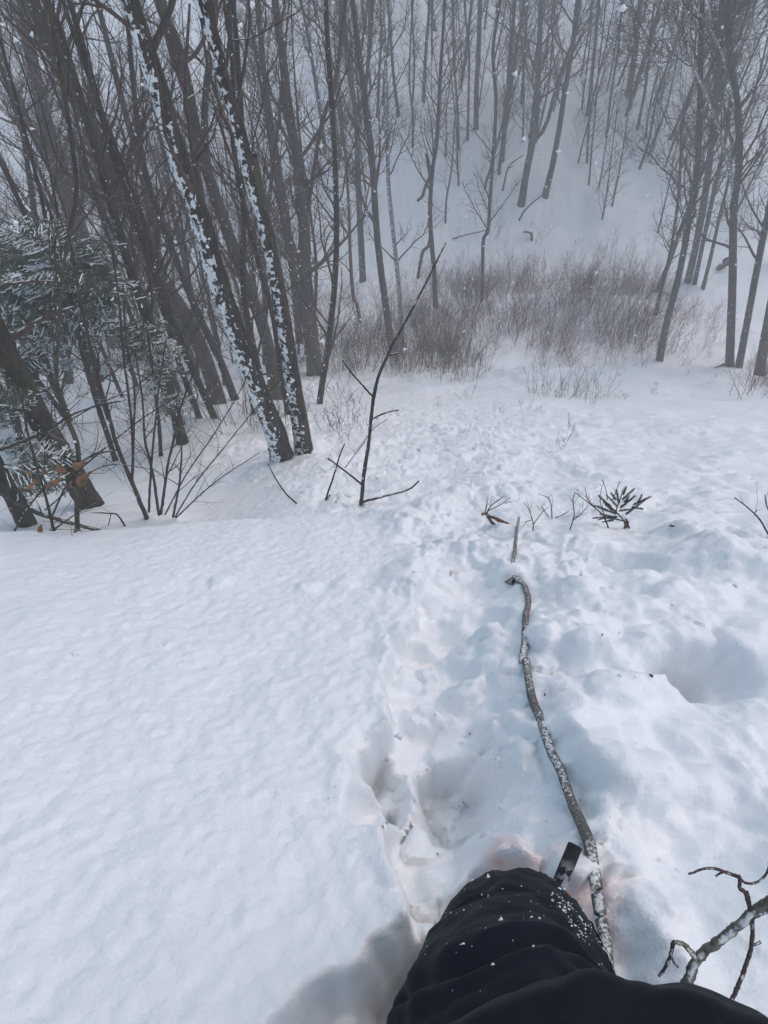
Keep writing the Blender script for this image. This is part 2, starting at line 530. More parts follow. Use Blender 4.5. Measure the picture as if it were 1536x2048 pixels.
def grow(P, R, k, length, ang, n=5, t0=0.2, t1=1.0, up=0.12, wob=0.18, rr=0.5, rmin=0.0012, taper=0.75, bias=None, rng=RNG):
    """k children on every parent polyline P[M,n,3]; all vectorised."""
    M, NP_ = R.shape
    pid = np.repeat(np.arange(M), k)
    t = rng.uniform(t0, t1, M * k)
    f = t * (NP_ - 1); i = np.minimum(f.astype(int), NP_ - 2); u = (f - i)[:, None]
    pos = P[pid, i] * (1 - u) + P[pid, i + 1] * u
    tan = unit(P[pid, i + 1] - P[pid, i])
    rad = R[pid, i] * (1 - u[:, 0]) + R[pid, i + 1] * u[:, 0]
    rnd = rng.normal(size=(M * k, 3))
    if bias is not None: rnd = rnd + np.asarray(bias)
    perp = unit(rnd - tan * (rnd * tan).sum(-1, keepdims=True))
    a = np.radians(rng.uniform(ang[0], ang[1], M * k))[:, None]
    d = unit(np.cos(a) * tan + np.sin(a) * perp)
    plen = np.linalg.norm(np.diff(P, axis=1), axis=-1).sum(1)[pid] if length < 0 else 1.0
    L = abs(length) * plen * (1.15 - 0.6 * t) * rng.uniform(0.55, 1.25, M * k)
    pts = [pos]
    st = (L / (n - 1))[:, None]
    for _ in range(n - 1):
        d = unit(d + wob * rng.normal(size=d.shape) + np.array([0, 0, up]))
        pts.append(pts[-1] + d * st)
    C = np.stack(pts, 1)
    r0 = np.maximum(rad * rr * rng.uniform(0.7, 1.1, M * k), rmin)
    s = np.linspace(0, 1, n)
    CR = np.maximum(r0[:, None] * (1 - taper * s), rmin * 0.6)
    return C, CR

# ------------------------------------------------------------------ snow ground
KNEE = depth_pt(1028, 1850, 0.90)
PINK_BOUNCE = [(tuple(hit(992, 1715, Hs)[0]), 0.105, 0.85), (tuple(hit(1140, 1800, Hs)[0]), 0.13, 0.6),
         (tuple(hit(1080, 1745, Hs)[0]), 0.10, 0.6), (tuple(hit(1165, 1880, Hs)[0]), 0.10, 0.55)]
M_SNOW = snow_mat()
M_STUCK = plain_snow()

def axis(segs):
    """Graded coordinates: (start, end, step at start, step at end) segments."""
    out = []
    for a, b, s0, s1 in segs:
        n = max(2, int(round((b - a) / (0.5 * (s0 + s1)))))
        t = np.linspace(0, 1, n, endpoint=False)
        q = s1 / s0
        out.append(a + (b - a) * ((q ** t - 1) / (q - 1) if abs(q - 1) > 1e-3 else t))
    return np.concatenate(out + [[segs[-1][1]]])

gy = axis([(-10, -0.6, 1.2, .06), (-0.6, 0.9, .009, .007), (0.9, 2.9, .0085, .009), (2.9, 9.5, .013, .04), (9.5, 30, .05, .22), (30, 75, .25, 3.0)])
gxr = axis([(0, 0.9, .0075, .0085), (0.9, 2.0, .009, .022), (2.0, 6.0, .024, .07), (6, 16, .08, .3), (16, 55, .35, 3.0)])
gx = np.concatenate([-gxr[:0:-1], gxr])
X, Y = np.meshgrid(gx, gy)
Z = H(X.ravel(), Y.ravel()).reshape(X.shape)
nx, ny = len(gx), len(gy)
idx = np.arange(nx * ny).reshape(ny, nx)
F = np.stack([idx[:-1, :-1], idx[:-1, 1:], idx[1:, 1:], idx[1:, :-1]], -1).reshape(-1, 4)
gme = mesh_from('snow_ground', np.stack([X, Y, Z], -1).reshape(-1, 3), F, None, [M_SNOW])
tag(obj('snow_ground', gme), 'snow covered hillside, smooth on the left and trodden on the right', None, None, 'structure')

# ------------------------------------------------------------------ bark
BK_BIRCH = bark_mat('bark_snow_plastered', (0.030, 0.024, 0.020), (0.10, 0.08, 0.065), snow=0.22, top=0.06, scale=14, attr=True)
BK_FLAKY = bark_mat('bark_flaky', (0.030, 0.024, 0.020), (0.11, 0.085, 0.068), snow=0.20, top=0.05, scale=16, attr=True)
BK_DARK = bark_mat('bark_dark', (0.034, 0.027, 0.022), (0.085, 0.068, 0.052), snow=0.05, top=0.12, moss=0.35, soft=.15)
BK_GREY = bark_mat('bark_grey', (0.060, 0.050, 0.040), (0.135, 0.115, 0.09), snow=0.07, top=0.12, moss=0.3, soft=.15)
BK_FAR = bark_mat('bark_far', (0.062, 0.046, 0.038), (0.115, 0.088, 0.072), snow=0.0, top=0.12)
BK_PALE = bark_mat('bark_pale', (0.17, 0.165, 0.155), (0.36, 0.35, 0.33), snow=0.18, top=0.2)
BK_TWIG = bark_mat('twig_bark', (0.080, 0.054, 0.046), (0.135, 0.095, 0.085), snow=0.0, top=0.10)
BK_RED = bark_mat('shrub_bark', (0.135, 0.046, 0.042), (0.21, 0.088, 0.080), snow=0.0, top=0.08)
BK_TAN = bark_mat('dead_stem', (0.11, 0.072, 0.045), (0.19, 0.135, 0.085), snow=0.0, top=0.08)
BK_STUB = bark_mat('broken_stub', (0.07, 0.058, 0.042), (0.15, 0.125, 0.092), snow=0.1, top=0.3)
BK_SHRUB = bark_mat('near_shrub_bark', (0.055, 0.038, 0.034), (0.10, 0.07, 0.064), snow=0.0, top=0.08)
BK_ORANGE = bark_mat('torn_wood', (0.10, 0.045, 0.03), (0.24, 0.12, 0.07), snow=0.05, top=0.2)

SNOW_ATTR = {}

def trunk_surface(P, R, sides, mats, snow_side=None, rough=0.08, rng=RNG, lump=0.0):
    """One trunk as a ring mesh with uneven rings; faces whose windward patch carries snow take the second material and stand proud."""
    n = len(P)
    T = unit(np.gradient(P, axis=0))
    A = unit(np.cross(T, np.array([0., 1., 0.]))); B = np.cross(T, A)
    th = np.arange(sides) * 2 * np.pi / sides
    s = np.r_[0, np.cumsum(np.linalg.norm(np.diff(P, axis=0), axis=1))]
    TH, SS = np.meshgrid(th, s)
    ph = rng.uniform(0, 50)
    cx, cy = np.cos(TH) * 1.3, np.sin(TH) * 1.3
    nz = perlin(cx * 1.5 + ph, SS * 6 + cy * 1.7) + 0.6 * perlin(cx * 4 + ph, SS * 17 + cy * 4)
    rad = R[:, None] * (1 + rough * nz)
    dirn = np.cos(TH)[..., None] * A[:, None, :] + np.sin(TH)[..., None] * B[:, None, :]
    mi = np.zeros((n - 1, sides), int)
    if snow_side is not None:
        wv = np.asarray(snow_side, float); wv /= np.linalg.norm(wv)
        fac = (dirn @ wv)
        pat = perlin(cx * 2.2 + ph + 9, SS * 9 + cy * 2.6) + 0.7 * perlin(cx * 5 + ph, SS * 24 + cy * 5)
        fine = perlin(cx * 7 + ph, SS * 34 + cy * 7) + .7 * perlin(cx * 13 + 3, SS * 70 + cy * 13)
        hgt = np.linspace(-.34, .20, n)[:, None]
        amt = sstep(0.10, 0.34, fac * 0.42 + pat * 0.70 + fine * .55 + lump + hgt)
        rad = rad + R[:, None] * 0.13 * amt
        SNOW_ATTR['v'] = amt.ravel()
    V = P[:, None, :] + rad[..., None] * dirn
    i = np.arange(n * sides).reshape(n, sides)
    a = i[:-1]; b = i[1:]
    F = np.stack([a, b, np.roll(b, -1, 1), np.roll(a, -1, 1)], -1).reshape(-1, 4)
    return V.reshape(-1, 3), F, mi.ravel()

def px_path(pxs, base=None, lean=0.0):
    """World points of a pixel polyline standing in the upright plane through its foot."""
    if base is None:
        base = hit(pxs[0][0], pxs[0][1], Hs)[0]
    pts = [base]
    y0 = base[1]
    for (x, y) in pxs[1:]:
        d = ray(x, y)
        k = y0 / d[1]
        q = d * k
        pts.append(q)
    P = np.array(pts)
    if lean:
        h = P[:, 2] - P[0, 2]
        P[:, 1] += lean * h
    return P

def extend(P, height, rng):
    """Carry a stem on past its last point up to the given height above its foot."""
    need = height - (P[-1, 2] - P[0, 2])
    if need < 0.4: return P
    d = unit(P[-1] - P[-2]); d = unit(d * 0.55 + np.array([0, 0, 0.75]))
    ex = []
    q = P[-1]
    for i in range(4):
        d = unit(d + np.array([rng.normal() * .06, rng.normal() * .06, 0.05]))
        q = q + d * need / 4
        ex.append(q)
    return np.vstack([P, ex])

def crown_tubes(P, R, spec, rng, mat=0):
    """Limbs, branches and twigs for a stem. spec: dict(k1,l1,k2,k3,t0,ang)"""
    tb = Tubes()
    C1, R1 = grow(P[None], R[None], spec['k1'], spec['l1'], spec.get('ang', (25, 60)), n=8, t0=spec.get('t0', .3), t1=.97, up=spec.get('up', .10), wob=.13, rr=.42, rmin=spec.get('rmin', .002), rng=rng)
    tb.add(C1, R1, 4, mat)
    if spec.get('k2'):
        C2, R2 = grow(C1, R1, spec['k2'], -0.48, (25, 60), n=6, t0=.2, t1=1, up=.08, wob=.16, rr=.6, rmin=spec.get('rmin', .002) * .8, rng=rng)
        tb.add(C2, R2, 3, mat)
        if spec.get('k3'):
            C3, R3 = grow(C2, R2, spec['k3'], -0.5, (25, 65), n=4, t0=.2, t1=1, up=.05, wob=.18, rr=.65, rmin=spec.get('rmin', .002) * .7, rng=rng)
            tb.add(C3, R3, 3, mat)
    return tb

def make_tree(name, pxs, w0, w1, mats, label, group=None, cat='tree', height=10.0, spec=None, forks=(), snow=None, sides=10, rings=70, lump=0.0, seed=0, rough=0.08, twig=None, base=None, burl=None):
    """A tree whose stem follows a pixel polyline. w0, w1: stem width in pixels at foot and at the polyline's end."""
    rng = np.random.default_rng(seed + 100)
    P = px_path(pxs, base)
    nvis = len(P)
    dep0 = P[0] @ np.array([0, cp, -sp]); dep1 = P[-1] @ np.array([0, cp, -sp])
    r0 = 0.5 * w0 * dep0 / FPX; r1 = min(0.5 * w1 * dep1 / FPX, r0 * 0.97)
    s = np.r_[0, np.cumsum(np.linalg.norm(np.diff(P, axis=0), axis=1))]
    r_at = lambda q: np.interp(q, [0, s[-1]], [r0, r1])
    P2 = extend(P, height, rng)
    C = resample(P2, rings)
    sc = np.r_[0, np.cumsum(np.linalg.norm(np.diff(C, axis=0), axis=1))]
    R = np.where(sc <= s[-1], r_at(np.minimum(sc, s[-1])), r1 * (1 - 0.85 * (sc - s[-1]) / max(sc[-1] - s[-1], 1e-6)))
    R = R * (1 + (0.16 if w0 < 34 or snow else 0.03) * np.exp(-sc / (2.0 * r0)))                # root flare
    C[0] -= np.array([0, 0, 0.0])
    foot = C[0].copy()
    _t = unit(C[3] - C[0]); C = np.vstack([C[0] - _t * 0.35, C]); R = np.r_[R[0] * 1.1, R]
    root = empty(name, foot, label, cat, group)
    V, F, mi = trunk_surface(C, R, sides, mats, snow, rough, rng, lump)
    tm = mesh_from('trunk', V - foot, F, None, [mats[0]], None)
    if snow is not None:
        at = tm.attributes.new('snow', 'FLOAT', 'POINT'); at.data.foreach_set('value', SNOW_ATTR['v'].astype(np.float32))
    tr = obj('trunk', tm, root)
    allP, allR = C, R
    tw = twig or BK_TWIG
    for fk in forks:
        pts, fw0, fw1 = fk[:3]
        fm = fk[3] if len(fk) > 3 else mats[0]
        FP = px_path(pts, base=depth_on_plane(pts[0], foot[1]))
        fd = FP[0] @ np.array([0, cp, -sp])
        if len(fk) > 4 and fk[4]: FP = extend(FP, fk[4], rng)
        FC = resample(FP, 28)
        FR = np.linspace(0.5 * fw0 * fd / FPX, 0.5 * fw1 * fd / FPX, 28)
        obj('limb', Tubes().add(FC, FR, 7).mesh('limb', [fm], foot), root)
        if spec and not (len(fk) > 5 and fk[5] == 'bare'):
            sp2 = dict(spec); sp2['k1'] = max(3, spec['k1'] // 2); sp2['t0'] = .2
            tb = crown_tubes(FC, FR, sp2, rng)
            obj('branches', tb.mesh('branches', [tw], foot), root)['kind'] = 'stuff'
    if spec:
        tb = crown_tubes(C, R, spec, rng)
        obj('branches', tb.mesh('branches', [tw], foot), root)['kind'] = 'stuff'
    return root

def depth_on_plane(px, y0):
    d = ray(px[0], px[1])
    return d * (y0 / d[1])

WIND = (-0.62, -0.72, 0.3)
sp_big = dict(k1=30, l1=1.5, k2=8, k3=5, t0=.2, rmin=.003)
sp_near = dict(k1=26, l1=1.1, k2=7, k3=5, t0=.2, rmin=.002)
sp_thin = dict(k1=18, l1=1.0, k2=5, k3=3, t0=.2, rmin=.0016)
sp_far = dict(k1=30, l1=1.7, k2=8, k3=5, t0=.26, rmin=.0058, ang=(20, 55))
sp_far_s = dict(k1=22, l1=1.3, k2=7, k3=4, t0=.2, rmin=.005, ang=(20, 50))

GL = 'bare trees of the left stand'
GM = 'bare trees around the thicket'
GF = 'bare trees on the far slope'
GR = 'bare trees of the right stand'
# ---- left stand
make_tree('birch_tree', [(565, 917), (548, 860), (520, 790), (478, 680), (440, 570), (402, 440), (362, 330), (335, 240), (303, 130), (258, 0)], 40, 36, (BK_BIRCH, M_STUCK),
          'thick leaning tree with snow plastered along its trunk, in front of the left stand', GL, spec=dict(k1=16, l1=1.3, k2=6, k3=3, t0=.3, rmin=.0018), height=7.5, snow=WIND, sides=40, rings=460, lump=-0.30, seed=1, rough=.13)
make_tree('cherry_tree', [(608, 899), (598, 830), (585, 760), (570, 660), (553, 560), (530, 450), (505, 370), (478, 260), (440, 130), (415, 0)], 33, 22, (BK_FLAKY, M_STUCK),
          'dark scaly trunk close to the right of the snow plastered tree, with a broken stub', GL, spec=dict(k1=16, l1=1.2, k2=6, k3=3, t0=.3, rmin=.0018), height=7.5, snow=WIND, sides=36, rings=420, lump=-0.62, seed=2, rough=.13,
          forks=[([(524, 420), (514, 360), (505, 312)], 24, 20, BK_STUB, 0, 'bare'), ([(452, 170), (425, 90), (395, 0)], 16, 14, BK_FLAKY, 6.0)])
make_tree('maple_tree', [(365, 886), (345, 800), (310, 680), (262, 542), (205, 345), (165, 210), (120, 60), (95, 0)], 22, 13, (BK_DARK,),
          'slim dark trunk rising behind the right hand hemlock boughs', GL, spec=sp_near, height=8, seed=3, rings=90)
make_tree('maple_tree', [(437, 808), (418, 740), (380, 650), (325, 560), (278, 455), (225, 345), (185, 260), (125, 150), (65, 0)], 31, 27, (BK_GREY,),
          'long grey trunk leaning left across the left stand', GL, spec=sp_big, height=9, seed=4, rings=90)
make_tree('maple_tree', [(470, 800), (440, 720), (395, 625), (350, 515), (320, 435), (292, 350), (275, 250), (262, 120), (250, 0)], 16, 9, (BK_DARK,),
          'thin dark trunk between the long grey trunk and the snow plastered tree', GL, spec=sp_near, height=8, seed=5)
make_tree('maple_tree', [(508, 830), (492, 750), (478, 690), (455, 600), (425, 480), (405, 380)], 8, 5, (BK_GREY,),
          'thin pale sapling right behind the foot of the snow plastered tree', GL, spec=sp_thin, height=5, seed=6)
make_tree('maple_tree', [(551, 802), (545, 740), (525, 650), (490, 560), (450, 450), (425, 375), (395, 280), (372, 160), (350, 80), (318, 0)], 26, 22, (BK_GREY,),
          'olive grey trunk that crosses behind the snow plastered tree', GL, spec=sp_big, height=10, seed=7, rings=90,
          forks=[([(425, 375), (412, 300), (410, 200), (430, 0)], 14, 9, BK_GREY, 8)])
make_tree('maple_tree', [(577, 829), (562, 740), (548, 640), (528, 560), (505, 480), (482, 380), (467, 290), (466, 150), (458, 0)], 13, 9, (BK_DARK,),
          'thin dark trunk just left of the scaly trunk, its foot in a snow hollow', GL, spec=sp_near, height=8, seed=8)
make_tree('oak_tree', [(630, 748), (620, 640), (610, 540), (608, 450), (596, 325), (580, 240), (565, 110), (550, 0)], 30, 14, (BK_FAR,),
          'stout brown trunk at the left end of the thicket', GL, spec=sp_big, height=11, seed=9,
          forks=[([(612, 430), (622, 380), (645, 240), (670, 170)], 9, 4, BK_FAR, 8)])
make_tree('maple_tree', [(600, 690), (578, 470), (556, 330), (532, 180), (515, 0)], 15, 11, (BK_FAR,),
          'grey trunk half hidden by the stout brown one at the end of the thicket', GL, spec=sp_far, height=11, seed=10)
make_tree('maple_tree', [(140, 770), (112, 580), (75, 455), (58, 350), (40, 240), (18, 180), (0, 130)], 15, 9, (BK_DARK,),
          'dark crooked trunk above the snowy hemlock at the left edge', GL, spec=sp_near, height=8, seed=11,
          forks=[([(42, 235), (60, 215), (100, 180), (135, 140)], 6, 3, BK_DARK, 0)])
make_tree('maple_tree', [(232, 690), (200, 580), (165, 480), (140, 380), (108, 300), (82, 200), (60, 100), (45, 0)], 30, 24, (BK_FAR,),
          'broad hazy trunk in the far left of the stand', GL, spec=sp_far, height=12, seed=12,
          forks=[([(60, 105), (45, 90), (30, 92), (15, 80)], 9, 4, BK_PALE, 0, 'bare')])
make_tree('ash_tree', [(182, 1010), (130, 925), (75, 830), (30, 740), (-12, 660), (-80, 500), (-150, 340)], 47, 44, (BK_DARK,),
          'thick dark trunk leaning out of the left edge', GL, spec=dict(k1=14, l1=1.0, k2=6, k3=3, t0=.12, rmin=.0016), height=6, seed=13, sides=18, rings=120)
tT16 = make_tree('hemlock_tree', [(55, 1050), (25, 990), (-10, 930), (-80, 800), (-150, 640)], 36, 32, (BK_DARK,),
          'mossy trunk in the lower left corner of the woods with snowy boughs', 'snow laden hemlocks', spec=None, height=5, seed=14, sides=16, rings=80)
make_tree('beech_tree', [(155, 1063), (153, 985), (157, 915), (152, 880), (125, 815), (112, 750), (116, 666), (120, 584), (128, 515), (145, 437), (150, 330)], 10, 9, (BK_GREY,),
          'crooked pale beech sapling with brown leaves at its foot', GL, spec=sp_thin, height=4.5, seed=15)
# ---- trees around the thicket
make_tree('maple_tree', [(785, 702), (770, 600), (755, 480), (745, 330), (735, 240), (720, 120), (705, 0)], 14, 11, (BK_FAR,),
          'straight dark trunk at the back of the brown brush, behind the tall bare sapling', GM, spec=sp_far, height=12, seed=20)
make_tree('beech_tree', [(805, 690), (797, 570), (788, 480), (778, 380), (775, 300), (772, 150), (765, 0)], 9, 7, (BK_PALE,),
          'pale mottled trunk beside the straight dark one in the brown brush', GM, spec=sp_far_s, height=11, seed=21)
make_tree('maple_tree', [(726, 562), (720, 440), (715, 330), (713, 240), (700, 150), (690, 60), (685, 0)], 13, 9, (BK_FAR,),
          'grey trunk forking high up, at the left foot of the far slope', GM, spec=sp_far, height=12, seed=22,
          forks=[([(714, 235), (730, 180), (740, 90), (745, 0)], 8, 5, BK_FAR, 10)])
make_tree('maple_tree', [(720, 648), (714, 608), (706, 590), (700, 500), (698, 420), (690, 300), (678, 180)], 8, 4, (BK_RED,),
          'thin reddish stem with a kink near the ground, left of the brown brush', GM, spec=sp_far_s, height=8, seed=23)
make_tree('maple_tree', [(871, 613), (868, 540), (862, 470), (860, 420), (865, 340), (873, 290), (878, 200), (885, 80), (890, 0)], 10, 6, (BK_FAR,),
          'tree with a bent side stem and a snapped stub at the edge of the thicket', GM, spec=sp_far, height=11, seed=24,
          forks=[([(862, 465), (857, 492), (846, 503), (840, 530), (836, 556)], 7, 7, BK_FAR, 0, 'bare'),
                 ([(862, 350), (850, 375), (845, 392), (835, 402)], 7, 6, BK_FAR, 0, 'bare'), ([(860, 352), (856, 330), (853, 308)], 6, 5, BK_FAR, 0, 'bare')])
make_tree('maple_tree', [(964, 606), (965, 540), (967, 478), (976, 462), (980, 400), (988, 290), (992, 200), (986, 100), (1000, 0)], 7, 7, (BK_FAR,),
          'slender trunk with a step in it, standing at the back of the reddish thicket', GM, spec=sp_far_s, height=11, seed=25)
# ---- far slope
FARS = [([(1042, 412), (1052, 350), (1065, 285), (1072, 240), (1076, 160), (1080, 60), (1082, 0)], 15, 9, 'forked trunk standing alone on the far slope', [([(1066, 285), (1090, 255), (1106, 200), (1122, 145), (1145, 85), (1160, 0)], 8, 6, BK_FAR, 10)]),
        ([(1090, 393), (1105, 330), (1118, 260), (1130, 180), (1145, 90), (1155, 0)], 12, 9, 'straight trunk just right of the lone forked tree on the far slope', []),
        ([(1003, 321), (1010, 250), (1018, 150), (1025, 60), (1030, 0)], 10, 8, 'straight trunk uphill and left of the lone forked tree', []),
        ([(952, 257), (953, 180), (957, 100), (960, 0)], 10, 9, 'dark trunk high on the far slope above the stepped slender trunk', []),
        ([(1175, 233), (1183, 160), (1190, 90), (1198, 0)], 8, 6, 'slim trunk uphill and right of the lone forked tree', []),
        ([(1256, 192), (1268, 120), (1275, 60), (1282, 0)], 13, 11, 'stout hazy trunk high on the right of the far slope', []),
        ([(797, 232), (787, 150), (780, 50), (776, 0)], 7, 5, 'thin hazy trunk uphill above the pale mottled tree', []),
        ([(847, 202), (850, 130), (855, 60), (858, 0)], 7, 6, 'thin hazy trunk uphill above the tree with the bent side stem', []),
        ([(1043, 207), (1048, 130), (1052, 60), (1055, 0)], 6, 5, 'thin hazy trunk high above the lone forked tree', []),
        ([(935, 282), (937, 200), (938, 100), (930, 0)], 5, 4, 'very thin stem left of the dark trunk high on the slope', []),
        ([(1275, 257), (1290, 180), (1300, 90), (1310, 0)], 6, 5, 'thin stem right below the stout hazy trunk', []),
        ([(918, 302), (915, 220), (908, 120), (905, 0)], 5, 4, 'very thin stem midway up the slope above the thicket', []),
        ([(1178, 368), (1184, 290), (1190, 230), (1195, 160)], 4, 3, 'little thin sapling on the open snow right of the straight trunk', []),
        ([(870, 66), (866, 30), (864, 0)], 8, 8, 'trunk at the very top of the view above the far slope', []),
        ([(1212, 280), (1222, 190), (1236, 100), (1246, 0)], 5, 4, 'thin stem between the slim trunk and the stout hazy trunk', [])]
for k, (pxs, a, b, lab, fk) in enumerate(FARS):
    make_tree('maple_tree', pxs, a, b, (BK_FAR,), lab, GF, spec=sp_far if a > 7 else sp_far_s, height=11, forks=fk, seed=40 + k, rings=50, sides=8)
# ---- right stand
make_tree('maple_tree', [(1318, 724), (1335, 640), (1352, 575), (1368, 500), (1385, 400), (1395, 330), (1400, 200), (1405, 0)], 14, 10, (BK_FAR,),
          'nearest leaning trunk at the left of the right stand', GR, spec=sp_far, height=11, seed=60,
          forks=[([(1353, 470), (1372, 440), (1385, 425)], 6, 5, BK_FAR, 0, 'bare')])
make_tree('maple_tree', [(1311, 630), (1325, 570), (1340, 510), (1350, 450), (1358, 380), (1362, 300), (1364, 250)], 8, 5, (BK_FAR,),
          'thin trunk with spreading side limbs, leftmost of the right stand', GR, spec=sp_far_s, height=8, seed=61,
          forks=[([(1357, 375), (1340, 350), (1325, 338), (1300, 310), (1280, 300)], 4, 2, BK_FAR, 0)])
make_tree('maple_tree', [(1375, 567), (1392, 490), (1405, 420), (1417, 340), (1424, 270), (1440, 100), (1445, 0)], 14, 13, (BK_FAR,),
          'thick trunk in the middle of the clump of the right stand', GR, spec=sp_far, height=12, seed=62)
make_tree('maple_tree', [(1388, 572), (1405, 490), (1420, 420), (1440, 330), (1455, 250), (1470, 120)], 9, 7, (BK_FAR,),
          'thinner trunk hard against the thick one in the right stand', GR, spec=sp_far_s, height=10, seed=63)
make_tree('maple_tree', [(1405, 580), (1420, 520), (1440, 430), (1455, 370), (1470, 290)], 8, 5, (BK_FAR,),
          'thin leaning trunk right of the clump in the right stand', GR, spec=sp_far_s, height=9, seed=64)
make_tree('ash_tree', [(1459, 732), (1462, 650), (1465, 560), (1466, 470), (1469, 400), (1478, 330), (1476, 220), (1462, 120), (1458, 0)], 17, 12, (BK_FAR,),
          'tall upright trunk with a pale arching limb, near the right edge', GR, spec=sp_far, height=12, seed=65, rings=90,
          forks=[([(1468, 385), (1455, 320), (1420, 210), (1385, 130), (1345, 60), (1310, 0)], 9, 5, BK_PALE, 0),
                 ([(1392, 132), (1365, 118), (1330, 116), (1300, 95), (1280, 76)], 5, 3, BK_PALE, 0),
                 ([(1470, 220), (1445, 110), (1415, 50), (1378, 0)], 7, 4, BK_PALE, 0),
                 ([(1463, 110), (1490, 70), (1520, 25), (1536, 0)], 5, 3, BK_PALE, 0)])
make_tree('ash_tree', [(1477, 737), (1495, 640), (1510, 560), (1525, 480), (1536, 430), (1555, 330)], 14, 12, (BK_FAR,),
          'leaning trunk right beside the tall upright one at the right edge', GR, spec=sp_far, height=11, seed=66)
make_tree('ash_tree', [(1518, 750), (1530, 680), (1545, 600), (1565, 480)], 20, 17, (BK_FAR,),
          'thick trunk cut off by the right edge of the view', GR, spec=sp_far, height=11, seed=67)

# ---- filler trees: a few kinds, copied
def tree_kind(seed, h, r, spec, bark, bend=.03):
    rng = np.random.default_rng(seed)
    d = unit(np.array([rng.normal() * .05, rng.normal() * .05, 1.])); q = np.zeros(3); pts = [q + [0, 0, -.4], q]
    for i in range(7):
        d = unit(d + rng.normal(size=3) * bend + np.array([0, 0, .03])); q = q + d * h / 7; pts.append(q)
    C = resample(np.array(pts), 30)
    R = r * (1 - 0.85 * np.linspace(0, 1, 30))
    tb = crown_tubes(C, R, spec, rng)
    return mesh_from('trunk', *trunk_surface(C, R, 7, (bark,), None, .06, rng)[:2], None, [bark]), tb.mesh('branches', [BK_TWIG])

kinds = [tree_kind(300 + i, 8 + (i % 4), 0.062 + 0.016 * (i % 3), sp_far if i % 2 else sp_far_s, BK_FAR) for i in range(6)]
thin_kinds = [tree_kind(330 + i, 4.5 + i * .6, 0.028 + .004 * i, dict(k1=24, l1=1.1, k2=7, k3=4, t0=.1, rmin=.0024), BK_DARK, .06) for i in range(4)]

def filler(px, py, kind, sc, label, group, jitter=1):
    p = hit(px, py, Hs)[0]
    name = 'bare_tree'
    root = empty(name, p, label, 'tree', group)
    root.rotation_euler = (random.uniform(-.05, .05), random.uniform(-.05, .05), random.uniform(0, 6.28))
    root.scale = (sc, sc, sc)
    obj('trunk', kind[0], root); obj('branches', kind[1], root)['kind'] = 'stuff'

rs = random.Random(5)
for i in range(18):    # behind the left stand
    filler(rs.uniform(-60, 680), rs.choice([rs.uniform(560, 760), rs.uniform(250, 600)]), rs.choice(kinds), rs.uniform(.7, 1.1),
           'bare brown tree deep in the dense left stand', 'trees deep in the left stand')
for i in range(74):    # thin saplings on the left
    filler(rs.uniform(-40, 640), rs.uniform(560, 850), rs.choice(thin_kinds), rs.uniform(.7, 1.25),
           'thin twiggy sapling among the trunks of the left stand', 'saplings in the left stand')
for i in range(32):    # far slope, thinning towards the open snow
    x = rs.uniform(680, 1540); y = rs.uniform(-60, 250) if rs.random() < .75 else rs.uniform(200, 420)
    if 1100 < x < 1250 and y > 120: continue
    filler(x, y, rs.choice(kinds), rs.uniform(.45, .85), 'hazy bare tree high on the far slope', 'hazy trees high on the far slope')
for i in range(56):    # slim stems on the far slope
    filler(rs.uniform(660, 1480), rs.uniform(60, 480), rs.choice(thin_kinds), rs.uniform(.7, 1.25), 'slim twiggy sapling on the far slope', 'saplings on the far slope')
for i in range(9):    # behind the right stand
    filler(rs.uniform(1290, 1600), rs.uniform(250, 600), rs.choice(kinds), rs.uniform(.5, .95),
           'hazy bare tree behind the trunks of the right stand', 'trees behind the right stand')

# ------------------------------------------------------------------ shrubs
def shrub_mesh(seed, nst, h, spread, mat, twk=4, r=.006, lean=0.15, sub=True):
    rng = np.random.default_rng(seed)
    n = 6
    a = rng.uniform(0, 6.28, nst); rad = spread * np.sqrt(rng.uniform(0, 1, nst)) * .6
    base = np.stack([rad * np.cos(a), rad * np.sin(a), np.full(nst, -.12)], -1)
    d = unit(np.stack([np.cos(a) * lean + rng.normal(size=nst) * .12 + .06, np.sin(a) * lean + rng.normal(size=nst) * .12, np.ones(nst)], -1))
    L = h * rng.uniform(.45, 1.1, nst)
    pts = [base]
    for i in range(n - 1):
        d = unit(d + rng.normal(size=d.shape) * .09 + np.array([0, 0, .03]))
        pts.append(pts[-1] + d * (L / (n - 1))[:, None])
    P = np.stack(pts, 1); R = r * (1 - .7 * np.linspace(0, 1, n))[None] * rng.uniform(.6, 1.2, nst)[:, None]
    tb = Tubes().add(P, R, 3)
    C, CR = grow(P, R, twk, -0.42, (18, 50), n=4, t0=.3, up=.10, wob=.1, rr=.65, rmin=.0026, rng=rng)
    tb.add(C, CR, 3)
    if sub:
        C2, CR2 = grow(C, CR, 2, -0.5, (18, 50), n=3, t0=.3, up=.08, wob=.1, rr=.7, rmin=.0022, rng=rng)
        tb.add(C2, CR2, 3)
    return tb.mesh('bare_shrub', [mat])

red_sh = [shrub_mesh(400 + i, 18, 1.3, 1.05, BK_RED) for i in range(4)]
tan_sh = [shrub_mesh(410 + i, 26, 1.15, .8, BK_TAN, 3) for i in range(3)]
dark_sh = [shrub_mesh(420 + i, 14, 1.1, .5, BK_TWIG, 4) for i in range(3)]
small_sh = [shrub_mesh(430 + i, 5, .5, .2, BK_TWIG, 3, .0022) for i in range(3)]

def shrub(px, py, me, sc, label, group, cat='shrub'):
    p = hit(px, py, Hs)[0]
    o = obj('dry_sprig' if me in small_sh else 'bare_shrub', me, None, p)
    o.rotation_euler = (0, 0, random.uniform(0, 6.28)); o.scale = (sc, sc, sc * random.uniform(.85, 1.15))
    return tag(o, label, cat, group)

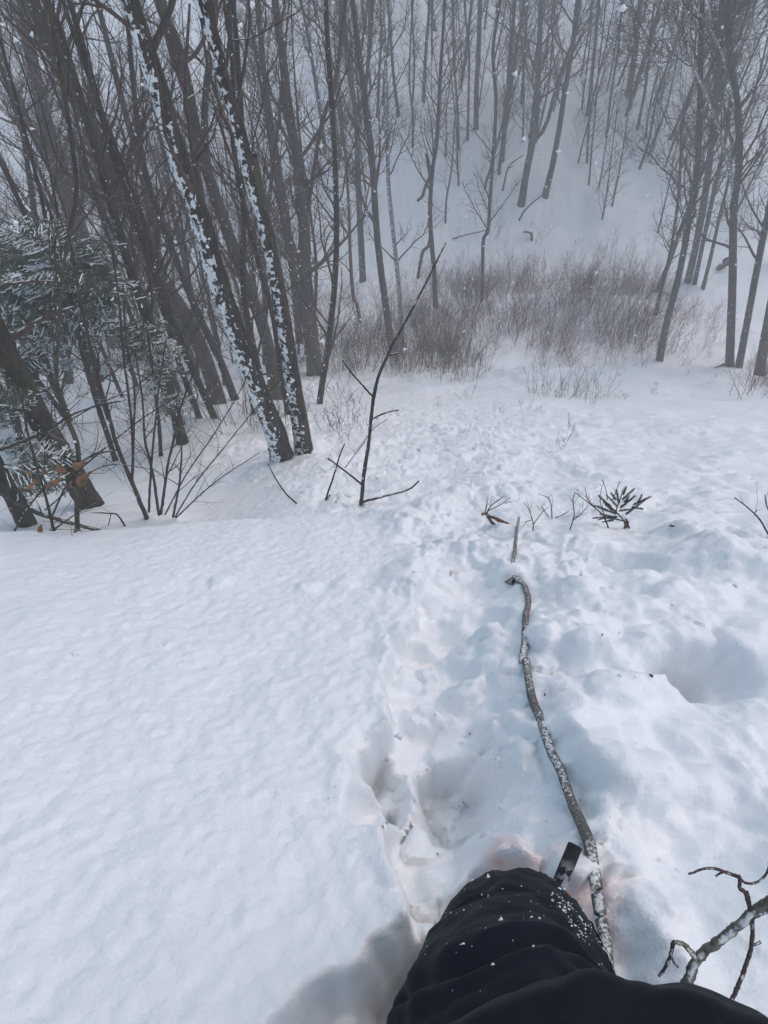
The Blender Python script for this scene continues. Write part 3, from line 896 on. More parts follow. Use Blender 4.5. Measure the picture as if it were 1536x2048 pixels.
for i in range(44):
    x = rs.uniform(640, 945); y = rs.uniform(690, 752) + 30 * max(0, (x - 760) / 180) * rs.random()
    shrub(x, y, rs.choice(tan_sh if rs.random() < .6 else red_sh), rs.uniform(.7, 1.0), 'brown bare bush in the brush left of the gap in the thicket', 'bushes of the brown brush')
for i in range(100):
    x = rs.uniform(740, 1320); y = rs.uniform(610, 725)
    if 930 < x < 1050 and y > 700: continue
    shrub(x, y, rs.choice(red_sh), rs.uniform(.6, .95), 'reddish bare bush in the middle of the thicket', 'bushes of the reddish thicket')
for i in range(76):
    shrub(rs.uniform(860, 1310), rs.uniform(560, 606), rs.choice(red_sh + dark_sh[:1]), rs.uniform(.55, .85), 'dense reddish bush at the back of the thicket, below the far slope', 'bushes at the back of the thicket')
for i in range(26):
    shrub(rs.uniform(640, 860), rs.uniform(600, 700), rs.choice(red_sh + dark_sh), rs.uniform(.5, .85), 'bare bush among the trunks left of the thicket', 'bushes left of the thicket')
for i in range(16):
    shrub(rs.uniform(1310, 1460), rs.uniform(600, 720), rs.choice(red_sh), rs.uniform(.4, .7), 'faint bare bush at the foot of the right stand', 'bushes at the foot of the right stand')
for i in range(10):
    shrub(rs.uniform(1490, 1570), rs.uniform(740, 800), rs.choice(red_sh), rs.uniform(.5, .75), 'twiggy bush at the right edge below the thick trunk', 'bushes at the right edge')
for (x, y, s, lab) in [(1075, 790, .62, 'bare bush in front of the thicket, left one of the front row'), (1105, 793, .72, 'bare bush in front of the thicket, in the middle of the front row'),
                       (1135, 792, .66, 'bare bush in front of the thicket, right of the middle of the front row'), (1168, 794, .6, 'bare bush in front of the thicket, near the right end of the front row'),
                       (1200, 795, .55, 'small bare bush in front of the thicket, right end of the front row')]:
    shrub(x, y, rs.choice(dark_sh), s, lab, 'bushes in front of the thicket')
for (x, y, s) in [(935, 800, .7), (1000, 830, .6), (1050, 826, .7), (1120, 900, .8), (1180, 815, .7), (1240, 800, .7), (1310, 790, .7), (1420, 770, .7), (760, 970, .3), (880, 812, .5), (1370, 760, .6), (830, 905, .4)]:
    shrub(x, y, rs.choice(small_sh), s, 'little sprig of bare twigs poking out of the open snow', 'sprigs on the open snow')
for i in range(24):
    shrub(rs.uniform(820, 1500), rs.uniform(200, 560), rs.choice(small_sh + red_sh[:2]), rs.uniform(.5, .9), 'sparse snowy bush on the open far slope', 'sparse bushes on the far slope')
for i in range(22):
    shrub(rs.uniform(-20, 640), rs.uniform(700, 860), rs.choice(dark_sh + tan_sh[:1]), rs.uniform(.45, .9), 'bare bush under the trees of the left stand', 'bushes under the left stand')
for i in range(10):
    shrub(rs.uniform(620, 740), rs.uniform(790, 880), rs.choice(small_sh), rs.uniform(.7, 1.2), 'fine bare twigs beside the dark scaly trunk', 'sprigs beside the scaly trunk')

# near shrub on the left, stem by stem
def px_stems(name, stems, mat, label, cat, group=None, twigs=None, seed=0, base=None, node=True):
    rng = np.random.default_rng(seed)
    b0 = hit(stems[0][0][0][0], stems[0][0][0][1], Hs)[0] if base is None else np.asarray(base)
    root = empty(name, b0, label, cat, group)
    tw = Tubes(); has = False
    for st in stems:
        pts, a, b = st[:3]
        off = st[3] if len(st) > 3 else 0.0
        d = ray(pts[0][0], pts[0][1]); P0 = d * ((b0[1] + off) / d[1])
        P = px_path(pts, base=P0)
        if len(st) > 4:
            P[:, 1] += st[4] * np.linspace(0, 1, len(P)) ** 1.3
            for i, q in enumerate(pts[1:], 1):
                dd = ray(*q); P[i] = dd * (P[i, 1] / dd[1])
        dep = P @ np.array([0, cp, -sp])
        C = resample(P, 26); 
        R = np.linspace(.5 * a * dep[0] / FPX, .5 * b * dep[-1] / FPX, 26) * (1 + (.14 * np.abs(np.sin(np.arange(26) * 1.9 + rng.uniform(0, 6))) ** 6 if node else 0))
        C = C + rng.normal(size=C.shape) * R[:, None] * .12
        obj('stem', Tubes().add(C, R, 7).mesh('stem', [mat], b0), root)
        if twigs:
            C1, R1 = grow(C[None], R[None], twigs[0], twigs[1], (25, 60), n=6, t0=.25, up=.06, wob=.13, rr=.5, rmin=twigs[2], rng=rng)
            tw.add(C1, R1, 4); has = True
            if twigs[3]:
                C2, R2 = grow(C1, R1, twigs[3], -.5, (25, 60), n=5, t0=.2, up=.05, wob=.14, rr=.65, rmin=twigs[2] * .8, rng=rng)
                tw.add(C2, R2, 3)
    if has: obj('twigs', tw.mesh('twigs', [mat], b0), root)['kind'] = 'stuff'
    return root

px_stems('bare_shrub', [
    ([(293, 1036), (270, 980), (245, 920), (230, 880), (215, 820), (200, 770), (180, 690), (160, 600), (150, 540), (135, 460)], 9, 5),
    ([(264, 968), (266, 900), (262, 830), (246, 700), (238, 600), (225, 500)], 6, 3),
    ([(264, 968), (268, 850), (269, 780), (252, 680), (248, 600)], 5, 3),
    ([(298, 1024), (302, 940), (310, 850), (320, 760), (332, 680)], 5, 3),
    ([(318, 1030), (306, 950), (290, 880), (285, 800), (270, 700)], 6, 3),
    ([(322, 1028), (336, 930), (350, 870), (360, 820), (388, 740)], 6, 3),
    ([(346, 1034), (356, 985), (362, 930), (362, 880), (352, 800)], 5, 2),
    ([(350, 1034), (392, 965), (440, 905), (500, 830), (560, 760)], 3, 1.6),
    ([(352, 1036), (400, 990), (450, 950), (520, 905)], 3, 1.4),
    ([(330, 1030), (372, 950), (420, 880), (470, 800), (510, 720)], 3, 1.6)], BK_SHRUB,
    'clump of dark reddish stems fanning out of the snow beside the thick dark trunk', 'shrub', None, (7, .35, .0009, 3), 71)
px_stems('bare_shrub', [([(108, 1062), (90, 990), (70, 920), (50, 840), (40, 740)], 6, 3), ([(60, 1090), (120, 1050), (190, 1000)], 4, 2),
    ([(105, 1030), (140, 960), (200, 905), (280, 840), (360, 790)], 4, 2), ([(90, 1020), (200, 935), (300, 937)], 3, 1.5), ([(20, 1080), (60, 1010), (110, 960), (220, 890)], 4, 2), ([(0, 900), (80, 868), (160, 822), (250, 800)], 7, 3)],
    BK_DARK, 'tangle of dark twigs low at the left edge in front of the trunks', 'shrub', None, (9, .4, .001, 3), 72)
px_stems('fallen_branch', [([(200, 1061), (165, 1052), (120, 1040), (60, 1020), (0, 985), (-60, 950)], 7, 10), ([(150, 1058), (80, 1072), (20, 1078)], 3, 1.5), ([(125, 1046), (90, 1075), (58, 1092)], 3, 2)],
    BK_GREY, 'grey fallen branch lying on the snow at the left edge', 'branch', None, (4, .25, .0009, 2), 73)
px_stems('broken_twig', [([(250, 1052), (235, 1030), (222, 1027), (180, 1025)], 4, 2), ([(222, 1027), (215, 1060)], 2, 1.5)], BK_DARK, 'crooked dark twig on the snow beside the grey fallen branch', 'twig', None, None, 74)

# the tall bare sapling in the middle and its neighbours
px_stems('bare_sapling', [
    ([(722, 1009), (728, 950), (738, 880), (746, 800), (755, 760), (780, 700), (815, 635), (850, 570), (891, 486)], 8, 3),
    ([(740, 865), (748, 800), (757, 755), (766, 730)], 5, 4),
    ([(747, 795), (720, 765), (700, 742), (685, 721)], 4, 3),
    ([(722, 1005), (770, 992), (815, 980), (838, 962)], 5, 3),
    ([(725, 970), (690, 942), (656, 917)], 4, 3),
    ([(745, 838), (770, 826), (798, 820)], 3.5, 2.5),
    ([(776, 712), (786, 708), (795, 706)], 3, 3)], BK_DARK,
    'tall bare sapling with a few stiff side shoots in the middle of the snow', 'sapling', None, None, 75)
px_stems('bare_twig', [([(651, 1000), (668, 950), (680, 910), (689, 888)], 4, 2.5), ([(651, 1000), (657, 994), (660, 990)], 5, 3)], BK_DARK, 'upright twig left of the tall bare sapling', 'twig', 'twigs near the tall sapling', None, 76)
px_stems('bare_twig', [([(593, 1007), (570, 985), (550, 955), (536, 928)], 3.5, 2)], BK_DARK, 'thin bent twig leaning left below the snow plastered tree', 'twig', 'twigs near the tall sapling', None, 77)
px_stems('bare_twig', [([(690, 936), (720, 895), (745, 860), (775, 838)], 2, 1)], BK_TWIG, 'very fine curved twig just behind the tall bare sapling', 'twig', 'twigs near the tall sapling', (4, .25, .0008, 2), 78)
px_stems('bare_twig', [([(1540, 1075), (1520, 1040), (1495, 1015), (1469, 995)], 4, 2), ([(1508, 1028), (1514, 1020)], 2, 1.5), ([(1550, 1050), (1533, 1010), (1530, 990)], 3, 2)], BK_DARK, 'bare twig leaning in over the snow at the right edge', 'twig', None, (2, .15, .001, 0), 79)
# twigs by the seedling
for k, (st, lab) in enumerate([
    ([([(1066, 1062), (1066, 1045), (1058, 1020), (1048, 1005)], 2.5, 1), ([(1066, 1050), (1080, 1030), (1090, 1018)], 2, 1), ([(1062, 1040), (1050, 1044)], 2, 1)], 'small forked twig clump nearest the bent broken stick'),
    ([([(1104, 1036), (1102, 1010), (1095, 995), (1076, 988)], 2.5, 1), ([(1098, 1034), (1088, 1022), (1082, 1012)], 2, 1), ([(1110, 1036), (1125, 1030), (1138, 1022)], 2, 1)], 'arching twig clump midway between the broken stick and the green seedling'),
    ([([(1140, 1060), (1148, 1030), (1146, 1000), (1150, 985)], 2.5, 1.5), ([(1147, 1040), (1165, 1025), (1176, 1010)], 2, 1), ([(1146, 1035), (1160, 1032)], 2, 1)], 'twig clump just left of the green seedling'),
    ([([(1217, 1056), (1205, 1030), (1180, 1008), (1150, 985)], 3, 1.5), ([(1190, 1015), (1176, 1000), (1170, 975)], 2, 1.2), ([(1212, 1040), (1200, 1000), (1205, 970)], 2, 1)], 'long twigs arching left in front of the green seedling'),
    ([([(1215, 1000), (1212, 980), (1205, 960)], 2, 1.2), ([(1225, 1000), (1235, 975), (1240, 962)], 2, 1)], 'fine twigs standing up behind the green seedling')]):
    px_stems('bare_twig', st, BK_TWIG, lab, 'twig', 'twigs around the green seedling', (4, .09, .0007, 2), 90 + k)

# ------------------------------------------------------------------ fallen stem down the trench
def on_snow(pxs, lift=0.0):
    Q = hit([p[0] for p in pxs], [p[1] for p in pxs], Hs)
    return Q + np.array([0, 0, 1.0]) * np.asarray(lift).reshape(-1, 1)

M_FROST = bark_mat('frosted_bark', (0.10, 0.098, 0.09), (0.21, 0.205, 0.19), snow=0.33, top=0.0, scale=110, wind=(-.2, -.4, 1), soft=.2)
M_FROST2 = bark_mat('frosted_red_bark', (0.10, 0.075, 0.075), (0.20, 0.16, 0.16), snow=0.34, top=0.0, scale=110, wind=(-.2, -.4, 1), soft=.2)
lo = on_snow([(1222, 1990), (1213, 1940), (1200, 1870), (1183, 1760), (1172, 1690), (1150, 1640), (1120, 1560), (1095, 1490), (1072, 1420), (1058, 1365), (1050, 1318)], [.0, .004, .004, .0, -.006, .002, .005, .004, .006, .002, -.03])
mi_ = on_snow([(1046, 1325), (1048, 1290), (1050, 1240), (1056, 1205), (1048, 1175), (1032, 1163), (1020, 1158)], [-.03, .012, .02, .022, .016, .008, -.01])
up_ = on_snow([(1026, 1150), (1026, 1128), (1030, 1100), (1032, 1070), (1035, 1047)], [-.004, .003, .005, .012, .05])
fs = empty('fallen_sapling', lo[4], 'long snow dusted fallen stem lying in the trench beside the knee', 'branch')
def knobbly(P, r0, r1, n, mat, name, seed):
    rng = np.random.default_rng(seed)
    C = resample(P, n)
    if n > 30:
        zz = Hs(C[:, 0], C[:, 1])
        k = np.hanning(n // 5 * 2 + 1); k /= k.sum()
        sm = np.convolve(np.pad(zz, len(k) // 2, mode='edge'), k, 'valid')
        zz = np.maximum(sm, zz) + r0 * .45
        zz = np.convolve(np.pad(zz, 8, mode='edge'), np.ones(17) / 17, 'valid')
        if n > 100: zz = zz + .024 * np.clip(1 - np.linspace(0, 1, n) / .55, 0, 1) ** .7
        if n == 40: zz = zz + .009
        C[3:-3, 2] = zz[3:-3]
        C[:3, 2] = zz[3]
    R = np.linspace(r0, r1, n)
    V, Fq, mi = trunk_surface(C, R, 14, (mat,), None, .14, rng)
    obj(name, mesh_from(name, V - lo[4], Fq, None, [mat], mi), fs)
knobbly(lo, .0106, .0104, 140, M_FROST, 'lower_stem', 1)
knobbly(mi_, .0110, .0092, 60, M_FROST2, 'middle_stem', 2)
knobbly(up_, .0075, .006, 40, M_FROST, 'upper_stem', 3)
kb = on_snow([(1030, 1166), (1012, 1164)], [.004, .0])
knobbly(np.array([kb[0], kb.mean(0) + [0, 0, .004], kb[1]]), .016, .006, 14, M_FROST, 'knot', 4)
# the bent broken stick with its torn end
px_stems('broken_stick', [([(1032, 1058), (1015, 1050), (990, 1036), (972, 1028)], 9, 7), ([(1012, 1056), (990, 1050), (980, 1040), (973, 1028)], 7, 5), ([(974, 1030), (968, 1026), (964, 1030)], 6, 4)],
         BK_ORANGE, 'broken stick with torn reddish wood bent at the head of the fallen stem', 'stick', None, None, 110, base=up_[-1])
px_stems('bare_twig', [([(972, 1028), (982, 1012), (998, 1000), (1006, 993)], 3, 1.2), ([(970, 1026), (974, 1008), (976, 992)], 2.5, 1), ([(976, 1022), (1000, 1010), (1022, 994)], 2.5, 1)], BK_TWIG,
         'spray of fine twigs on the torn end of the broken stick', 'twig', None, (3, .09, .0007, 2), 111, base=up_[-1])

# ------------------------------------------------------------------ lower right branch
M_LICHEN = bark_mat('lichen_bark', (0.11, 0.105, 0.075), (0.33, 0.33, 0.28), snow=0.22, top=0.06, scale=40, moss=.3, wind=(-.2, -.4, 1), soft=.12)
M_REDTW = bark_mat('reddish_twig_bark', (0.075, 0.055, 0.055), (0.16, 0.12, 0.12), snow=0.14, top=.06, scale=60, wind=(-.2, -.4, 1), soft=.12)
def depth_stems(name, stems, label, cat, base_px, seed=0):
    rng = np.random.default_rng(seed)
    b0 = depth_pt(*base_px)
    root = empty(name, b0, label, cat)
    for (pname, pts, a, b, mat, n) in stems:
        P = np.array([depth_pt(*p) for p in pts])
        C = resample(P, n)
        dep = C @ np.array([0, cp, -sp])
        R = .5 * np.linspace(a, b, n) * dep / FPX
        R = R * (1 + .22 * np.maximum(0, np.sin(np.arange(n) * .9 + rng.uniform(0, 6))) ** 8)
        C = C + rng.normal(size=C.shape) * R[:, None] * .10
        V, Fq, mi = trunk_surface(C, R, 10, (mat,), None, .10, rng)
        obj(pname, mesh_from(pname, V - b0, Fq, None, [mat], mi), root)
    return root
D0 = .86
depth_stems('bare_branch', [
    ('branch', [(1350, 2080, .93), (1366, 2000, .90), (1380, 1950, .88), (1396, 1916, .87), (1440, 1880, D0), (1478, 1850, .85), (1502, 1826, .84), (1530, 1806, .83), (1580, 1775, .80)], 23, 17, M_LICHEN, 90),
    ('branch', [(1496, 1836, .845), (1520, 1824, .84), (1545, 1818, .83), (1600, 1810, .82)], 15, 11, M_LICHEN, 30),
    ('twig', [(1394, 1918, .87), (1382, 1904, .868), (1366, 1888, .866), (1346, 1884, .865)], 12, 8, M_LICHEN, 26),
    ('twig', [(1347, 1884, .865), (1343, 1904, .87), (1340, 1915, .875), (1330, 1935, .88), (1319, 1952, .885)], 8, 6, M_REDTW, 28),
    ('twig', [(1343, 1910, .87), (1348, 1925, .87), (1357, 1935, .868)], 5, 4, M_REDTW, 16),
    ('twig', [(1504, 1828, .84), (1497, 1806, .835), (1490, 1786, .83), (1479, 1776, .83), (1480, 1758, .83), (1477, 1750, .83)], 9, 7, M_REDTW, 30),
    ('twig', [(1479, 1754, .83), (1450, 1744, .83), (1428, 1737, .83), (1405, 1738, .83), (1385, 1746, .83), (1377, 1748, .83)], 7, 4, M_REDTW, 40),
    ('twig', [(1447, 1743, .83), (1438, 1748, .83), (1431, 1753, .83)], 5, 4, M_REDTW, 10),
    ('twig', [(1480, 1757, .83), (1492, 1766, .83), (1508, 1766, .83), (1524, 1758, .83), (1536, 1740, .83), (1540, 1720, .83)], 5, 5, M_REDTW, 34),
    ('twig', [(1502, 1824, .84), (1499, 1800, .835), (1494, 1783, .832)], 6, 5, M_REDTW, 16),
    ('twig', [(1504, 1832, .84), (1505, 1860, .845), (1502, 1895, .85), (1490, 1935, .86), (1475, 1975, .87), (1455, 2018, .88), (1440, 2060, .9)], 8, 9, M_REDTW, 50),
    ('twig', [(1504, 1891, .85), (1515, 1887, .85), (1521, 1884, .85)], 5, 6, M_REDTW, 14)],
    'lichen spotted bare branch with knobbly reddish twigs in the lower right corner', 'branch', (1366, 2000, .90), 5)

# ------------------------------------------------------------------ dead wood on the far slope
for k, (st, mat_, lab) in enumerate([
    ([([(1063, 482), (1064, 474), (1062, 466)], 5, 4), ([(1062, 466), (1054, 464), (1046, 464)], 4, 3)], BK_DARK, 'short hooked stub poking out of the open far slope'),
    ([([(1036, 445), (1050, 420), (1072, 400), (1088, 390)], 4, 2)], BK_FAR, 'thin fallen stick at the foot of the lone forked tree'),
    ([([(1005, 385), (1012, 350), (1020, 330), (1046, 310)], 4, 2), ([(1018, 336), (1030, 330)], 2, 1)], BK_FAR, 'crooked dead sapling between the two straight far trunks'),
    ([([(905, 478), (930, 470), (958, 464), (972, 460)], 3, 2)], BK_FAR, 'faint log lying across the far slope above the thicket'),
    ([([(1438, 536), (1448, 530), (1458, 524)], 12, 9), ([(1446, 522), (1456, 516)], 6, 5)], BK_DARK, 'dark lump of dead wood beside the tall upright trunk'),
    ([([(1423, 740), (1440, 732), (1456, 726)], 4, 5)], BK_DARK, 'small root at the foot of the tall upright trunk'),
    ([([(1290, 600), (1300, 588), (1312, 580), (1340, 590)], 3, 2)], BK_FAR, 'bent dead twig left of the thin trunk with spreading limbs')]):
    px_stems('dead_branch', st, mat_, lab, 'branch', None, None, 200 + k)

# ------------------------------------------------------------------ conifers
M_NEEDLE = flat_mat('needles', (0.045, 0.078, 0.036), .7, .25, .35, 9)
M_NEEDLE2 = flat_mat('seedling_needles', (0.040, 0.048, 0.030), .7, .25, .3, 30)

def needle_strip(V, F, MI, p, q, per_m, ln, wd, up, rng, mat, allround=False):
    """Needles either side of the twig p->q as slim quads."""
    L = np.linalg.norm(q - p); n = max(3, int(L * per_m))
    t = np.repeat(np.linspace(0.03, 1, n), 2)
    side = np.tile([-1., 1.], n)
    ax = unit(q - p); sd = unit(np.cross(ax, up)); u2 = np.cross(sd, ax)
    P0 = p + (q - p) * t[:, None]
    ang = rng.uniform(-.35, .35, 2 * n) if not allround else rng.uniform(-1.57, 1.57, 2 * n)
    d = ax * rng.uniform(.45, .8, (2 * n, 1)) + sd * (side * np.cos(ang))[:, None] + u2 * np.sin(ang)[:, None]
    d = unit(d) * ln * rng.uniform(.7, 1.15, (2 * n, 1)) * (1.05 - .45 * t)[:, None]
    wv = unit(np.cross(d, u2 + .3 * rng.normal(size=(2 * n, 3)))) * wd * .5
    a = P0 - wv; b = P0 + wv; c = P0 + d + wv * .35; e = P0 + d - wv * .35
    off = sum(len(v) for v in V)
    V.append(np.stack([a, b, c, e], 1).reshape(-1, 3))
    F.append(np.arange(8 * n).reshape(-1, 4) + off); MI.append(np.full(2 * n, mat))

def bough_mesh(seed, L=.75, npair=13, snow=1.0):
    rng = np.random.default_rng(seed)
    V, F, MI = [], [], []
    tb = Tubes()
    s = np.linspace(0, 1, 9)
    axis_ = np.stack([L * s, .06 * np.sin(s * 3 + rng.uniform(0, 3)) * s, -.20 * L * s ** 2 + .03 * s], -1)
    tb.add(axis_, .005 * (1 - .8 * s), 4, 0)
    tips = []
    up = np.array([0, 0, 1.])
    def point(t): return np.array([np.interp(t, s, axis_[:, j]) for j in range(3)])
    for i in range(npair):
        for sd in (-1, 1):
            t = .10 + .88 * (i + rng.uniform(-.3, .3)) / npair
            p = point(t)
            ln = L * (.42 * (1 - t) ** .8 + .06) * rng.uniform(.7, 1.2)
            a = math.radians(rng.uniform(42, 62)) * sd
            q = p + np.array([math.cos(a) * ln, math.sin(a) * ln, -.22 * ln + rng.normal() * .02])
            m = (p + q) / 2 + [0, 0, .02 * ln]
            tips.append((p, q, 1))
            if ln > .15:
                for j in range(int(ln / .06)):
                    u = .3 + .65 * j / max(1, int(ln / .06))
                    for s2 in (-1, 1):
                        if rng.random() < .75:
                            p2 = p + (q - p) * u
                            a2 = a + math.radians(rng.uniform(35, 55)) * s2
                            l2 = ln * .38 * (1.05 - u) + .02
                            tips.append((p2, p2 + np.array([math.cos(a2) * l2, math.sin(a2) * l2, -.25 * l2 + rng.normal() * .008]), .45))
    tips.append((point(.85), point(1.0), 1))
    for p, q, pr in tips:
        tb.add(np.stack([p, (p + q) / 2 + [0, 0, .004], q]), np.array([.0018, .0014, .0008]), 3, 0)
        needle_strip(V, F, MI, p, q, 190, .020, .0040, up, rng, 1)
        if rng.random() < .85 * snow * pr:                     # snow lying along the twig
            k = 7
            a0 = .35 * rng.random(); a1 = .65 + .35 * rng.random()
            u = np.linspace(a0, a1, k)[:, None]
            C = p + (q - p) * u + [0, 0, .006] + rng.normal(size=(k, 3)) * .0022
            tb.add(C, np.array([.0015, .0050, .0066, .0060, .0068, .0054, .0015]) * rng.uniform(.6, 1.15) , 6, 2)
    for i in range(int(3 * snow)):
        t = rng.uniform(.1, .95); u = np.linspace(t - .05, t + .05, 5)
        C = np.stack([point(x) for x in u]) + [0, 0, .009]
        tb.add(C, np.array([.003, .012, .015, .012, .003]), 6, 2)
    Vt, Ft, Mt = tb.arrays()
    off = sum(len(v) for v in V)
    V.append(Vt); F.append(Ft + off); MI.append(Mt)
    return mesh_from('bough', np.concatenate(V), np.concatenate(F), None, [BK_TWIG, M_NEEDLE, M_STUCK], np.concatenate(MI))

boughs = [bough_mesh(500 + i, .72, 12, (1.0, .55, .9, .2)[i]) for i in range(4)]

def put_bough(root, p, az, pitch, sc, me, roll=0.0):
    o = obj('bough', me, root)
    M = Matrix.Translation(Vector(p)) @ Matrix.Rotation(az, 4, 'Z') @ Matrix.Rotation(-pitch, 4, 'Y') @ Matrix.Rotation(roll, 4, 'X') @ Matrix.Scale(sc, 4)
    o.matrix_local = Matrix.Translation(-Vector(root.location)) @ M

def hemlock(pxs, w0, w1, label, layers, seed):
    rng = random.Random(seed)
    root = make_tree('hemlock_tree', pxs, w0, w1, (BK_DARK,), label, 'snow laden hemlocks', spec=None, height=2.0, seed=seed, rings=40, sides=9)
    P = px_path(pxs)
    for (t0, t1, n, sc) in layers:
        for i in range(n):
            t = rng.uniform(t0, t1)
            f = t * (len(P) - 1); k = min(int(f), len(P) - 2)
            p = P[k] * (1 - (f - k)) + P[k + 1] * (f - k)
            put_bough(root, p, rng.uniform(-1.2, 4.3), rng.uniform(-.05, .22), sc * rng.uniform(.75, 1.1), rng.choice(boughs), rng.uniform(-.15, .15))
    return root

hemlock([(231, 921), (215, 870), (195, 810), (168, 720), (150, 640), (134, 560), (118, 480)], 11, 8, 'young hemlock with broad snow covered boughs at the left edge', [(.66, 1.0, 24, .88), (.42, .6, 6, .6)], 81)
hemlock([(322, 912), (318, 850), (310, 780), (300, 700), (296, 660)], 8, 5, 'small hemlock with snowy boughs in front of the slim dark trunk', [(.5, 1.0, 16, .55), (.25, .45, 5, .45)], 82)
hemlock([(40, 880), (20, 760), (0, 640), (-15, 540), (-20, 470)], 14, 9, 'dark green hemlock cut off by the left edge', [(.5, 1.0, 22, 1.15), (.2, .5, 8, .9)], 83)
rb = random.Random(9)
P16 = px_path([(55, 1050), (25, 990), (-10, 930), (-80, 800)])
for i in range(9):
    t = rb.uniform(.35, 1); f = t * 3; k = min(int(f), 2)
    put_bough(tT16, P16[k] * (1 - f + k) + P16[k + 1] * (f - k), rb.uniform(-.9, 1.0), rb.uniform(-.05, .35), rb.uniform(.5, .75), rb.choice(boughs), rb.uniform(-.3, .3))

# green spruce seedling on the lip
def seedling():
    rng = np.random.default_rng(12)
    b0 = hit(1252, 1056, Hs)[0]
    root = empty('spruce_seedling', b0, 'small green spruce seedling poking out of the snow', 'seedling')
    y0 = b0[1]
    def pt(px, py, oy=0.0):
        d = ray(px, py); return d * ((y0 + oy) / d[1])
    stem = resample(np.array([b0 + [0, 0, -.05], pt(1250, 1046), pt(1240, 1032), pt(1232, 1022), pt(1240, 1000), pt(1246, 978)]), 20)
    obj('stem', Tubes().add(stem, np.linspace(.006, .002, 20), 6).mesh('stem', [BK_TAN], b0), root)
    shoots = [((1235, 1028), (1185, 1010), .02), ((1232, 1025), (1197, 991), -.02), ((1236, 1014), (1213, 990), .03), ((1238, 1008), (1233, 980), 0), ((1240, 1016), (1270, 992), .02),
              ((1244, 1000), (1268, 978), -.02), ((1238, 1022), (1262, 1018), .04), ((1232, 1036), (1200, 1028), .05), ((1236, 1034), (1186, 1036), .0), ((1246, 990), (1252, 974), 0),
              ((1266, 1010), (1302, 993), -.03), ((1262, 1014), (1286, 1018), -.02), ((1250, 1030), (1290, 1000), -.03), ((1222, 1012), (1208, 1004), .05), ((1215, 1022), (1196, 1012), .0), ((1246, 1004), (1262, 1000), .04),
              ((1225, 1020), (1210, 1008), -.04), ((1232, 1000), (1222, 986), -.03), ((1276, 1006), (1284, 990), -.03), ((1228, 1040), (1205, 1044), .03), ((1250, 1006), (1258, 992), -.05)]
    for p, q, oy in shoots:
        V, F, MI = [], [], []
        a, b = pt(*p, oy * .4), pt(*q, oy)
        needle_strip(V, F, MI, a, b, 900, .0105, .0017, np.array([0, -.6, 1.]), rng, 0, True)
        needle_strip(V, F, MI, a, b, 800, .0100, .0017, np.array([0.6, .6, 1.]), rng, 0, True)
        Vt, Ft, Mt = Tubes().add(np.stack([a, (a + b) / 2, b]), np.array([.0024, .002, .0012]), 5).arrays()
        off_ = sum(len(v) for v in V); V.append(Vt); F.append(Ft + off_); MI.append(Mt)
        obj('shoot', mesh_from('shoot', np.concatenate(V) - b0, np.concatenate(F), None, [M_NEEDLE2], np.concatenate(MI)), root)
seedling()
px_stems('dead_twig', [([(1258, 1056), (1252, 1044), (1240, 1040), (1215, 1036), (1195, 1040)], 4, 2), ([(1250, 1058), (1256, 1046), (1250, 1036)], 4, 3)], BK_DARK, 'dark dead twig curled round the foot of the green seedling', 'twig', 'twigs around the green seedling', None, 120)

# brown leaves on the beech sapling
M_LEAF = flat_mat('brown_leaf', (0.22, 0.125, 0.068), .7, .2, .45, 25)
def leaf_mesh(seed):
    rng = np.random.default_rng(seed)
    n = 7
    u = np.linspace(0, 1, n)
    wv = .27 * np.sin(np.pi * u ** .8) * (1 + .12 * np.sin(u * 19))
    mid = np.stack([u, 0 * u, .30 * np.sin(u * 3.6)], -1)
    up = np.array([0, 0, .16])
    Lf = mid + np.stack([0 * u, wv, 1.1 * wv + .07 * np.sin(u * 11 + 1)], -1)
    Rt = mid + np.stack([0 * u, -wv, .5 * wv + .07 * np.cos(u * 9)], -1)
    V = np.concatenate([mid, Lf, Rt]); F = []
    for i in range(n - 1):
        F.append((i, i + 1, n + i + 1, n + i)); F.append((i, 2 * n + i, 2 * n + i + 1, i + 1))
    me = mesh_from('leaf', V, F, None, [M_LEAF])
    return me
leaf_kinds = [leaf_mesh(i) for i in range(3)]
rl = random.Random(3)
bl = hit(155, 1063, Hs)[0]
ls = empty('beech_sprout', bl, 'low beech sprout holding dry orange brown leaves before the thick dark trunk', 'sapling')
sprig = [((155, 1050), (158, 1010), (150, 975), (142, 945)), ((156, 1000), (120, 960), (90, 948), (60, 948)), ((157, 1010), (165, 975), (172, 950)), ((150, 1052), (120, 1045), (85, 1042))]
tbs = Tubes()
for st in sprig:
    pp = resample(np.array([depth_on_plane(q, bl[1] - .05) for q in st]), 12)
    tbs.add(pp, np.linspace(.0028, .0012, 12), 5)
obj('stem', tbs.mesh('stem', [BK_TWIG], bl), ls)
for (x, y, s, a) in [(135, 945, .085, 2.4), (148, 938, .09, .5), (160, 972, .115, .9), (120, 955, .07, 3.6), (108, 965, .075, 4.2), (82, 960, .06, 3.0), (66, 965, .06, 4.0), (96, 948, .05, 2.0), (84, 1048, .075, 4.6), (128, 1038, .05, .3), (154, 1056, .06, 4.7), (62, 952, .045, 1.2), (142, 960, .06, 5.0)]:
    o = obj('leaf', rl.choice(leaf_kinds), ls)
    p = Vector(depth_on_plane((x, y), bl[1] - .06)) - Vector(bl)
    # leaf blade turned towards the slope below, pointing round by angle a in the upright plane
    o.matrix_local = Matrix.Translation(p) @ Matrix.Rotation(math.radians(55), 4, 'X') @ Matrix.Rotation(a, 4, 'Z') @ Matrix.Rotation(rl.uniform(-.6, .6), 4, 'X') @ Matrix.Scale(s * .8, 4)

